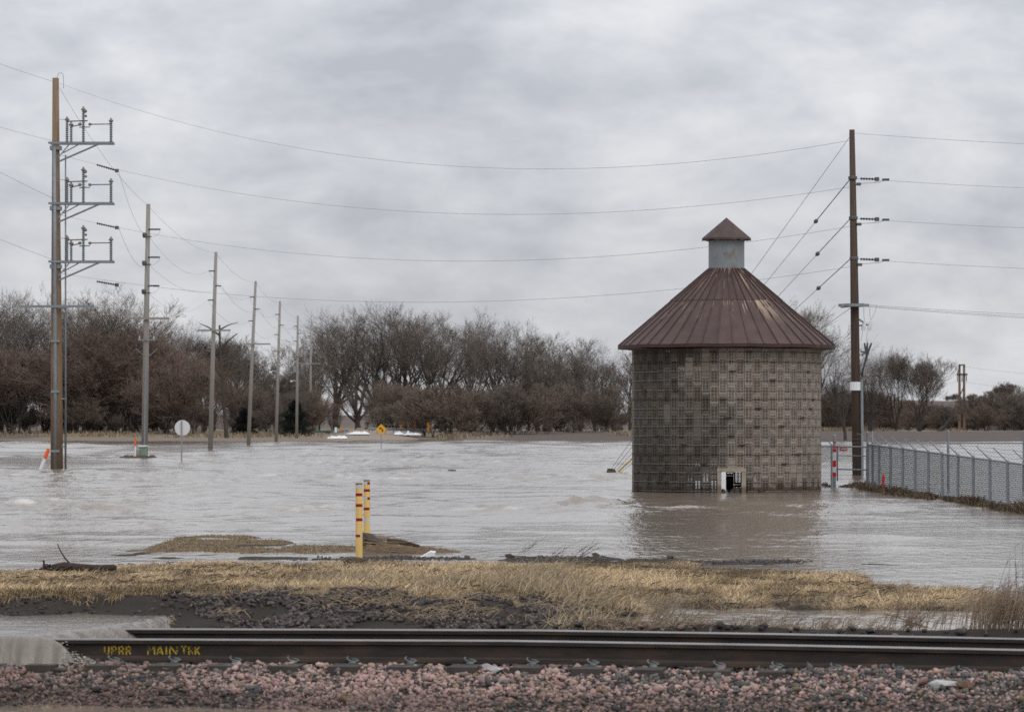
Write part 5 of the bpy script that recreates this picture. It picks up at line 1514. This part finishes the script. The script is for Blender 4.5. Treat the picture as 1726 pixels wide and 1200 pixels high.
# ================================================================ bare trees
def grow_tree(seed, H=18.0, trunk=.28, nl=6, spread=.6, stems=1, dens=1.0, lean=0.0, twig_w=.03, upw=.25, tl=.26, first=.35, shrub=False):
    """returns (trunk mesh, crown mesh) for a leafless tree of height H standing at the origin"""
    rd = random.Random(seed)
    T = MB()
    TV, TF = [], []
    def ribbon(a, b, w):
        d = b - a
        s = d.cross(Vector((rd.gauss(0, .25), -1, rd.gauss(0, .1))))
        if s.length < 1e-6: return
        s = s.normalized() * (w / 2)
        i = len(TV); TV.extend([tuple(a - s), tuple(a + s), tuple(b + s * .3), tuple(b - s * .3)]); TF.append((i, i + 1, i + 2, i + 3))
    def vary(d, ang):
        o = d.orthogonal().normalized(); o.rotate(Matrix.Rotation(rd.uniform(0, 2 * math.pi), 3, d))
        return (d * math.cos(ang) + o * math.sin(ang)).normalized()
    def branch(p, d, L, r, lev):
        ns = 5 if lev < 2 else (4 if lev < 3 else 2)
        pts = [p.copy()]; rad = [r]
        dd = d.copy()
        end_r = r * (.6 if lev == 0 else .28)
        for k in range(ns):
            j = (.08, .13, .18, .22, .25, .3)[lev]
            dd = (dd + Vector((rd.gauss(0, j), rd.gauss(0, j), rd.gauss(0, j) * .6)) + Vector((0, 0, upw * (.3 if lev else .05)))).normalized()
            p = p + dd * (L / ns); pts.append(p.copy()); rad.append(r + (end_r - r) * (k + 1) / ns)
        if lev < 3: T.path(pts, rad, 6 if lev == 0 else (5 if lev == 1 else 3), cap=False)
        else:
            for k in range(ns): ribbon(pts[k], pts[k + 1], max(rad[k] * 2, twig_w))
        if lev >= 5: return
        nch = {0: nl, 1: 7, 2: 6, 3: 5, 4: 4}[lev]
        nch = max(2, int(round(nch * (dens if lev >= 2 else 1) * rd.uniform(.75, 1.25))))
        for c in range(nch):
            if lev == 0: f = rd.uniform(first, 1.0) if c > 1 else 1.0
            else: f = rd.uniform(.22, 1.0) if c else 1.0
            x = f * ns; k = min(int(x), ns - 1); q = pts[k].lerp(pts[k + 1], x - k)
            rr_ = rad[k] + (rad[k + 1] - rad[k]) * (x - k)
            ang = rd.uniform(.35, 1.0) * spread if c else rd.uniform(.05, .25)
            nd = vary((pts[k + 1] - pts[k]).normalized(), ang)
            ln = L * rd.uniform(.42, .66) * (1.25 - .5 * f)
            if lev == 0: ln = H * rd.uniform(.42, .62) * (1.15 - .25 * f)
            if lev == 3: ln = max(ln, H * .05)
            if lev == 4: ln = H * rd.uniform(.025, .055)
            branch(q, nd, ln, max(.010, rr_ * (rd.uniform(.55, .8) if lev < 2 else rd.uniform(.45, .68))), lev + 1)
    for s in range(stems):
        a = rd.uniform(0, 6.28); k = 0 if stems == 1 else (rd.uniform(.1, .75) if shrub else rd.uniform(.08, .34))
        d0 = Vector((math.cos(a) * k + lean, math.sin(a) * k, 1)).normalized()
        o_ = (.3 if not shrub else rd.uniform(.1, .12) * H) * (stems > 1)
        branch(Vector((math.cos(a) * o_, math.sin(a) * o_, -.4)), d0, H * rd.uniform(.85, 1.15) * tl, trunk * (1 if stems == 1 else .7), 0)
    zmax = np.percentile([v[2] for v in TV], 99.5); k = H / zmax
    T.v = [(x * k, y * k, z * k) for x, y, z in T.v]
    me1 = T.mesh('trunk', 'bark')
    me2 = np_mesh('crown', np.array(TV) * k, np.array(TF), 'twig')
    return me1, me2
PROTO = {}
PROTO['cottonwood'] = [grow_tree(s, 20, .46, 8, .72, 1, .92, tl=.2) for s in (1, 2, 3, 4)]
PROTO['ash'] = [grow_tree(s, 16, .30, 7, .62, 1, 1.0, upw=.3, tl=.22) for s in (11, 12, 13)]
PROTO['multi'] = [grow_tree(s, 15, .24, 4, .55, 5, .85, upw=.4, tl=.3) for s in (21, 22)]
PROTO['dense'] = [grow_tree(s, 11, .16, 5, .8, 3, 1.0, upw=.3, twig_w=.04, tl=.16, first=.1) for s in (31, 32, 33)]
PROTO['shrub'] = [grow_tree(s, 5, .05, 3, .7, 9, .8, upw=.3, twig_w=.03, tl=.12, first=.0, shrub=True) for s in (41, 42, 43)]
PH = {'cottonwood': 20.0, 'ash': 16.0, 'multi': 15.0, 'dense': 11.0, 'shrub': 5.0}
rt_ = random.Random(77)
def tree(kind, u, D, ytop, label, group, tint_=(1, 1, 1), wide=1.0, name='bare_tree', var=None):
    x = ux(u, D); zg = ground1(x, D)
    h = zrow(ytop, D) - zg
    me1, me2 = PROTO[kind][rt_.randrange(len(PROTO[kind])) if var is None else var]
    root = empty(name, (x, D, zg), label, 'tree' if name == 'bare_tree' else 'shrub', group)
    k = h / PH[kind]
    root.rotation_euler = (0, 0, rt_.uniform(0, 6.28)); root.scale = (k * wide, k * wide, k)
    for nm, me in (('trunk', me1), ('crown', me2)):
        o = bpy.data.objects.new(nm, me); COL.objects.link(o); o.parent = root
        j = rt_.uniform(.85, 1.15); o.color = (tint_[0] * j, tint_[1] * j, tint_[2] * j, 1)
    return root
SKY = [(-150, 505), (0, 497), (40, 490), (90, 505), (150, 500), (185, 492), (230, 515), (270, 548), (330, 560), (400, 572), (450, 578), (520, 565), (545, 540), (575, 528), (600, 540), (640, 514),
       (700, 516), (745, 535), (800, 534), (850, 540), (900, 556), (935, 582), (980, 572), (1030, 572), (1065, 585)]
def sky(u): return float(np.interp(u, [p[0] for p in SKY], [p[1] for p in SKY]))
grey = (1.0, .98, .97); warmt = (1.1, 1.0, .96); redt = (1.16, 1.0, .95)
# back row, tallest
ORD = ['first', 'second', 'third', 'fourth', 'fifth', 'sixth', 'seventh', 'eighth', 'ninth', 'tenth', 'eleventh', 'twelfth', 'thirteenth', 'fourteenth', 'fifteenth', 'sixteenth', 'seventeenth', 'eighteenth', 'nineteenth', 'twentieth']
CNT = {}
def nth(z):
    CNT[z] = CNT.get(z, 0) + 1
    return ORD[min(CNT[z] - 1, 19)]
TALL = [(-120, 505), (-75, 500), (-40, 502), (0, 497), (42, 489), (86, 506), (112, 512), (146, 499), (186, 491), (222, 514), (262, 545), (300, 562), (345, 566), (392, 574), (438, 578), (485, 574), (525, 556),
        (566, 529), (604, 540), (640, 513), (672, 524), (706, 515), (748, 536), (800, 533), (846, 540), (874, 552), (905, 560), (938, 582), (968, 574), (1003, 570), (1034, 574), (1062, 588)]
for u, yt in TALL:
    z = 'left of the pole row' if u < 330 else ('between the poles and the tallest grove' if u < 540 else ('of the tall middle grove' if u < 760 else ('of the grove left of the corn crib')))
    kind = 'cottonwood' if (u < 280 or 540 < u < 900) else 'ash'
    tree(kind, u, rt_.uniform(580, 630), yt + rt_.uniform(-3, 3), nth(z) + ' tall bare tree from the left ' + z, 'tall trees ' + z, grey, rt_.uniform(1.0, 1.25))
# second row, lower and darker, fills the gaps
u = -140.0
while u < 1085:
    z = 'left of the pole row' if u < 330 else ('behind the pole row' if u < 540 else ('under the tall middle grove' if u < 800 else 'just left of the corn crib'))
    yt = sky(u) + (745 - sky(u)) * (rt_.uniform(.3, .55) if u < 540 or u > 850 else rt_.uniform(.52, .72))
    tree(rt_.choice(('ash', 'multi', 'dense')), u, rt_.uniform(545, 590), yt, nth('m' + z) + ' mid-height twiggy tree from the left ' + z, 'mid-height trees ' + z, rt_.choice((grey, warmt)), rt_.uniform(1.0, 1.35))
    u += rt_.uniform(24, 36)
# reddish-brown dense trees on the left
for u, yt in ((-70, 590), (-20, 600), (30, 592), (75, 600), (130, 582), (168, 556), (205, 562), (240, 582), (285, 596), (320, 612)):
    tree('dense', u, rt_.uniform(500, 535), yt, nth('red') + ' dense reddish-brown bare tree from the left edge by the water', 'dense reddish trees at the left', redt, rt_.uniform(1.15, 1.5))
# brush along the far bank
for k in range(130):
    u = rt_.uniform(-120, 1080)
    D = rt_.uniform(498, 560)
    yt = 732 - (rt_.uniform(0, 1) ** 1.6) * (100 if u < 330 else 84) - 6
    t_ = rt_.choice((warmt, warmt, grey, (1.2, 1.14, 1.1)))
    z = 'left of the pole row' if u < 330 else ('behind the pole row' if u < 540 else ('behind the guardrail and embankment' if u < 780 else 'left of the corn crib'))
    tree(rt_.choice(('shrub', 'shrub', 'multi')), u, D, yt, 'low grey-brown brushy shrub on the far bank ' + z, 'far bank brush ' + z, t_, rt_.uniform(.9, 1.5), 'bare_shrub')
# right of the crib
tree('ash', 1375, 400, 515, 'tall open bare tree just right of the crib roof', None, grey, 1.1, var=0)
tree('ash', 1425, 430, 560, 'open bare tree directly behind the dark pole', None, grey, 1.0, var=1)
tree('multi', 1466, 560, 592, 'many-stemmed bare tree immediately right of the dark pole', None, grey, 1.0)
tree('multi', 1508, 570, 588, 'middle many-stemmed bare tree of the right clump', None, grey, 1.0)
tree('multi', 1552, 565, 600, 'large many-stemmed bare tree at the right end of the right clump', None, grey, 1.35)
for u, yt in ((1392, 640), (1410, 660), (1440, 655), (1480, 660), (1530, 690), (1575, 690), (1598, 680), (1645, 668), (1662, 682), (1688, 662), (1712, 655), (1740, 660), (1780, 665)):
    tree('dense', u, rt_.uniform(585, 640), yt, nth('th') + ' small bare tree from the left in the thicket below the right hillside', 'thicket trees below the right hillside', rt_.choice((grey, warmt)), rt_.uniform(1.2, 1.7))
for k in range(60):
    u = rt_.uniform(1385, 1800); D = rt_.uniform(640, 700)
    tree('shrub', u, D, rt_.uniform(676, 712), 'low brown shrub on the slope below the right hillside', 'shrubs below the right hillside', rt_.choice((redt, warmt)), rt_.uniform(1.4, 2.2), 'bare_shrub')
for u in (1600, 1612, 1640, 1655, 1668, 1690, 1697, 1705):
    tree('dense', u, 880, 668 - rt_.uniform(0, 10) - (14 if 1685 < u < 1708 else 0), 'tiny bare tree on the skyline of the right hill', 'skyline trees on the right hill', grey, 1.1)
# leaning dark trunk below the right clump
def px_tree(name, label, D, limbs, mm='bark', cat='tree'):
    base = at(limbs[0][0][0], limbs[0][0][1], D)
    rt = empty(name, base, label, cat)
    for k, (pts, r0, r1) in enumerate([(l[:-2], l[-2], l[-1]) for l in limbs]):
        m_ = MB(); n_ = len(pts)
        P = [at(a, b, D + (k * 1.3 % 2) - 1) for a, b in pts]
        m_.path(P, [r0 + (r1 - r0) * i / (n_ - 1) for i in range(n_)], 7); m_.build('trunk' if k == 0 else 'limb', mm, rt)
    return rt
px_tree('leaning_tree', 'dark bare trunk leaning right below the right clump', 560, [((1581, 728), (1592, 719), (1602, 706), (1609, 692), .40, .15), ((1602, 706), (1608, 690), (1612, 680), .14, .05), ((1596, 714), (1590, 700), (1588, 690), .12, .04)])
px_tree('dead_tree', 'dark broken dead tree with bare stub limbs behind the leaning pole', 470,
        [((382, 738), (378, 690), (374, 630), (371, 590), (370, 548), .30, .12), ((371, 590), (384, 575), (400, 562), .2, .06), ((374, 610), (392, 600), (402, 592), .15, .05), ((370, 565), (352, 552), (336, 545), .14, .04),
         ((370, 556), (385, 548), (402, 543), .12, .03), ((376, 640), (362, 620), (352, 600), .13, .04), ((375, 625), (388, 616), (396, 604), .1, .03)])
# dark cedar by the poles
def cedar(u, D, yt, wpx, label, seed):
    x = ux(u, D); zg = ground1(x, D); h = zrow(yt, D) - zg; w = wpx / F * D / 2
    rg = np.random.default_rng(seed)
    root = empty('cedar_tree', (x, D, zg), label, 'tree')
    m_ = MB(); m_.path([(x, D, zg - .3), (x, D, zg + h * .8)], [.22, .05], 7); m_.build('trunk', 'bark', root)
    n = 7000
    f = rg.random(n) ** .8; rad = w * (1 - f ** 2.2) * np.sqrt(rg.random(n)) * (1 + .35 * np.sin(f * 23 + rg.normal(0, .5, n)))
    a = rg.uniform(0, 6.28, n)
    p = np.stack([rad * np.cos(a), rad * np.sin(a), f * h], -1)
    d = np.stack([np.cos(a), np.sin(a), rg.normal(.5, .5, n)], -1); d /= np.linalg.norm(d, axis=1, keepdims=True)
    s = np.cross(d, rg.normal(0, 1, (n, 3))); s /= np.linalg.norm(s, axis=1, keepdims=True)
    L = rg.uniform(.2, .5, (n, 1))
    V = np.stack([p - s * .06, p + s * .06, p + d * L], 1).reshape(-1, 3)
    o = np_obj('crown', np_mesh('crown', V, np.arange(n * 3).reshape(-1, 3), 'cedar_needles'), root)
cedar(497, 486, 676, 50, 'dark rounded evergreen cedar below the far poles', 1)
cedar(412, 500, 690, 38, 'lower dark evergreen left of the cedar, behind the leaning poles', 2)

# ---- dry reeds along the far bank (uncountable)
rng = np.random.default_rng(61)
n = 9000
uu = np.concatenate([rng.uniform(-150, 1080, 4500), rng.uniform(1380, 1850, 4500)])
DD = np.concatenate([rng.uniform(470, 500, 4500), rng.uniform(560, 592, 4500)])
XX = ux(uu, DD); ZZ = ground(XX, DD)
keep = ((uu < 545) | (uu > 735)) & (rng.random(n) < np.clip(.45 + 1.6 * fbm(XX / 9, XX * 0, 160, 3), 0, 1))
XX, DD, ZZ = XX[keep], DD[keep], ZZ[keep]; n = len(XX)
V, Fs, C = blades(XX, DD, ZZ - .05, rng.uniform(.25, .9, n), rng.uniform(.06, .16, n), rng.uniform(.7, 1.5, n), rng.uniform(0, 6.28, n), np.array([.27, .21, .14]) * rng.uniform(.6, 1.2, (n, 1)))
np_obj('dry_reeds', np_mesh('dry_reeds', V, Fs, 'straw', C), label='pale dry reeds in a thin line along the far banks', cat='reeds', kind='stuff')

# ---- sticks and debris in the foreground
D = 41.2
lg = empty('driftwood_log', at(120, 976, D), 'dark broken driftwood log lying on the grass at left', 'log')
def gz(u, D, up=0.0):
    x = ux(u, D); return Vector((x, D, ground1(x, D) + up))
m_ = MB(); m_.path([gz(88, D, .08), gz(108, D, .09), gz(135, D, .075), gz(165, D, .06), gz(190, D, .055), gz(196, D, .05)], [.04, .05, .045, .04, .04, .032], 12); m_.build('trunk', 'log_bark', lg, True)
m_ = MB()
rg = random.Random(5)
for k in range(22):
    a = gz(rg.uniform(60, 112), D + rg.uniform(-.15, .15), rg.uniform(.02, .07)); m_.path([a, a + Vector((rg.uniform(-.14, .14), rg.uniform(-.1, .1), rg.uniform(.0, .07)))], [rg.uniform(.012, .028), .008], 6)
m_.build('root_mass', 'log_bark', lg)
m_ = MB(); m_.path([gz(38, D - .3, .03), gz(50, D - .3, .06), gz(75, D - .3, .05), gz(100, D - .25, .035)], [.018, .026, .022, .014], 8); m_.build('split_branch', 'log_bare', lg)
m_ = MB(); m_.path([gz(74, D, .05), gz(74, D, .14), gz(73, D, .17)], [.016, .013, .01], 6); m_.build('stub', 'log_bark', lg)
m_ = MB(); m_.path([gz(118, D, .12), gz(109, D, .19), gz(101, D, .28), gz(97, D, .35)], [.011, .009, .007, .005], 5); m_.build('twig', 'log_bark', lg)
m_ = MB(); a = gz(177, 42.6, .03); m_.slab([a + Vector((-.08, 0, -.02)), a + Vector((.1, .03, -.02)), a + Vector((.12, 0, .03)), a + Vector((0, -.02, .05)), a + Vector((-.07, 0, .03))], (0, .05, 0)); m_.build('plastic_scrap', 'teal_scrap', label='bluish scrap lying on the grass near the log', cat='scrap')
# debris heap behind the bollards
rg = random.Random(8)
hp = empty('debris_heap', at(650, 934, 49.5), 'heap of washed-up reeds and sticks behind the nearer bollard', 'debris')
m_ = MB()
for k in range(260):
    f = rg.random(); u0 = 612 + 95 * f ** 1.2; Dq = rg.uniform(49.6, 52.0); hh = .20 * (1 - f) ** 1.1 + .02
    a = gz(u0, Dq); a.z = max(a.z, 0) + rg.uniform(0, hh)
    d = Vector((rg.uniform(.15, .5), rg.uniform(-.15, .15), rg.uniform(-.09, .03)))
    m_.path([a, a + d], [rg.uniform(.004, .011), .003], 4)
o = m_.build('reeds', 'log_bare', hp); o['kind'] = 'stuff'
m_ = MB(); m_.path([gz(652, 51, .11), gz(680, 51, .10), gz(707, 51, .07)], [.03, .035, .025], 7); m_.build('stick', 'log_bark', hp)
m_ = MB(); m_.path([gz(612, 51, .05), gz(616, 51, .2), gz(622, 51, .16), gz(650, 50.6, .08)], [.09, .06, .08, .04], 8); m_.build('root_clump', 'debris', hp)
ic = at(719, 936, 48.5)
m_ = MB(); m_.slab([(ic.x - .1, 48.5, -.02), (ic.x + .1, 48.5, -.02), (ic.x + .12, 48.5, .06), (ic.x + .05, 48.5, .07)], (0, .2, .01)); m_.build('ice_chunk', 'snow', label='pale wedge of ice lying on the gravel right of the bollards', cat='ice')
# dark clods on the shore
for k, (u0, y0, s, lab) in enumerate(((590, 955, .12, 'dark clod of earth at the foot of the nearer bollard'), (1004, 941, .06, 'small dark stone on the gravel spit under the leaning weed'), (640, 966, .07, 'dark clod on the grass right of the bollards'),
                                 (860, 940, .05, 'small dark clod at the water edge in the middle'), (1130, 941, .05, 'small brown clod in the shallows below the crib'), (785, 1130 - 190, .04, 'tiny clod on the gravel right of the ice wedge'))):
    p = at(u0, y0, dw(y0)); p.z = max(ground1(p.x, p.y), 0)
    m_ = MB(); m_.v = [tuple(Vector(v) * s + p + Vector((0, 0, s * .3))) for v in STV[k]]; m_.f = [tuple(f) for f in IF]; m_.build('earth_clod', 'debris', label=lab, cat='clod')
# floating lumps in the current
for k, (u0, y0, s, lab) in enumerate(((858, 764, .12, 'dark floating lump far out in the flood'), (762, 793, .12, 'dark snag in the rough water left of the crib'), (478, 799, .11, 'brown snag breaking the rough water at left centre'))):
    D = dw(y0); p = at(u0, y0, D); p.z = 0
    m_ = MB(); m_.v = [tuple(Vector((v[0] * 1.6, v[1], v[2] * .7)) * s + p) for v in STV[k + 3]]; m_.f = [tuple(f) for f in IF]; m_.build('floating_snag', 'debris', label=lab, cat='snag')
# pale rocks on the near ballast
for k, (u0, y0, s, c_, lab) in enumerate(((1578, 1154, .075, (.45, .46, .44), 'large pale grey rock on the ballast at lower right'), (1627, 1155, .07, (.17, .10, .06), 'rusty brown flat rock beside the pale rock'), (820, 1122, .05, (.42, .42, .42), 'pale broken rock against the near rail'), (835, 1128, .04, (.5, .5, .5), 'small white rock chip below the near rail'))):
    Dq = 28.83 - YAW * ux(u0, 28.4) - .45; p = gz(u0, Dq, .03)
    for _ in range(6):
        yy = HOR - (p.z - CAMZ) / p.y * F; Dq -= (y0 - yy) * .012; Dq = min(Dq, 28.83 - YAW * p.x - .14); p = gz(u0, Dq, .03)
    v = STV[k] * s * np.array([1.3, 1, .8]); m_ = MB(); m_.v = [tuple(Vector(q) + p) for q in v]; m_.f = [tuple(f) for f in IF]
    o = m_.build('rock', 'stone_single', label=lab, cat='rock'); o.color = (*c_, 1)
# weeds standing in the shallows and by the track
def weed(u0, y0, hgt_px, lean_px, n_, label, seed, D=None, thick=.0035, mm='straw', spread=8, col=(.21, .17, .13)):
    rg = np.random.default_rng(seed); D = D or dw(y0); x = ux(u0, D); z = max(ground1(x, D), -.02); s = D / F
    VV, FF, CC = [], [], []; b = 0
    for k in range(n_):
        h = hgt_px * s * rg.uniform(.55, 1.05); lx = lean_px * s * rg.uniform(.6, 1.3) + rg.normal(0, .04); x0 = x + rg.normal(0, spread * s * .5); y1 = D + rg.normal(0, .12)
        m_ = MB(); P = [Vector((x0 + lx * f ** 1.4, y1, z - .02 + h * f)) for f in (0, .35, .7, 1)]
        m_.path(P, [thick, thick * .8, thick * .6, thick * .4], 3, cap=False)
        for q in range(7):
            f = rg.uniform(.35, 1.0); a = Vector((x0 + lx * f ** 1.4, y1, z - .02 + h * f)); m_.path([a, a + Vector((rg.uniform(-.02, .10) * (1 if lean_px >= 0 else -1), rg.normal(0, .02), rg.uniform(.0, .09)))], [thick * .6, thick * .3], 3, cap=False)
        VV.append(np.array(m_.v)); FF.append(np.array([f for f in m_.f if len(f) == 4]) + b); CC.append(np.tile(np.array(col) * rg.uniform(.7, 1.2), (len(m_.v), 1))); b += len(m_.v)
    V = np.concatenate(VV); off = np.array([x, D, z])
    nm = 'weed_clump' if n_ >= 10 else 'weed_plant'; o = np_obj(nm, np_mesh(nm, V - off, np.concatenate(FF), mm, np.concatenate(CC)), label=label, cat='weed', kind='stuff' if n_ >= 10 else None); o.location = tuple(off)
weed(872, 940, 34, 28, 3, 'thin dry weed leaning right at the water edge, left one', 1)
weed(965, 945, 36, 45, 6, 'feathery dry weed leaning right over the gravel spit', 2)
weed(930, 946, 26, 30, 4, 'small dry weed between the two leaning weeds', 3)
weed(895, 1012, 55, 40, 14, 'tangled pale weeds on the bank, middle foreground', 4, D=35.0, col=(.40, .33, .24), spread=40)
weed(1092, 1052, 58, 32, 46, 'pale bushy weed clump behind the rails, centre right', 5, D=31.4, col=(.36, .29, .22), spread=34)
weed(1150, 1056, 34, 34, 20, 'low weeds leaning right beside the bushy clump', 6, D=31.2, col=(.33, .26, .19), spread=30)
weed(1290, 1060, 30, 14, 26, 'low dry weeds by the ditch water, middle right', 7, D=31.0, col=(.29, .22, .16), spread=50)
weed(1385, 1060, 30, 20, 26, 'low dry weeds by the ditch water, right of the middle ones', 8, D=31.0, col=(.29, .22, .16), spread=50)
weed(1530, 1066, 46, 10, 40, 'brown dry weeds behind the rails near the slanting stick', 9, D=30.8, col=(.25, .185, .135), spread=60)
weed(1690, 1072, 80, 10, 260, 'tall brown weed clump at the lower right edge', 10, D=30.6, col=(.38, .29, .21), spread=75, thick=.004)
weed(1700, 1060, 150, 4, 10, 'tall thin dark weed stalks at the right edge', 11, D=31.0, col=(.13, .105, .085), spread=50, thick=.003)
#weed(1290, 1125, 10, 12, 5, 'bit of dry straw caught on the near rail clip, right', 12, D=28.45, col=(.33, .24, .14), spread=14)
a, b = at(1490, 1033, 33.2), at(1602, 1073, 30.4)
m_ = MB(); m_.path([a, a.lerp(b, .5) + Vector((0, 0, .01)), b], [.006, .010, .012], 6); m_.build('fallen_stalk', 'log_bare', label='long brown stalk slanting over the ditch water at right', cat='stick')
# brush and roots washed against the fences
rng = np.random.default_rng(71)
PB = []
for (ua, ub, Da, Db, k) in ((1463, 1726, 101, 74.6, 5200), (1726, 1830, 74.6, 66, 1500), (1418, 1462, 104.5, 104.5, 800), (1384, 1404, 106, 104.5, 300)):
    f = rng.random(k)
    Dq = Da + (Db - Da) * f
    Xq = (P0.x + ang * (101 - Dq) - .12 + rng.normal(0, .12, k)) if ua == 1463 or ua == 1726 else ux(ua + (ub - ua) * f, Dq) + rng.normal(0, .05, k)
    wv = .55 + .8 * fbm(Dq / 1.7 + Xq, Dq * 0, 170, 2)
    Dq = Dq + rng.normal(0, .25, k)
    PB.append(blades(Xq, Dq, rng.uniform(-.03, .12, k) * wv, rng.uniform(.1, .26, k) * np.clip(wv, .3, 1.2), rng.uniform(.012, .03, k), rng.uniform(.1, 1.2, k), rng.uniform(0, 6.28, k), np.array([.10, .075, .052]) * rng.uniform(.5, 1.6, (k, 1))))
V, Fs, C = join(PB)
np_obj('washed_brush', np_mesh('washed_brush', V, Fs, 'straw', C), label='brown washed-up brush caught along the foot of the fences', cat='brush', kind='stuff')
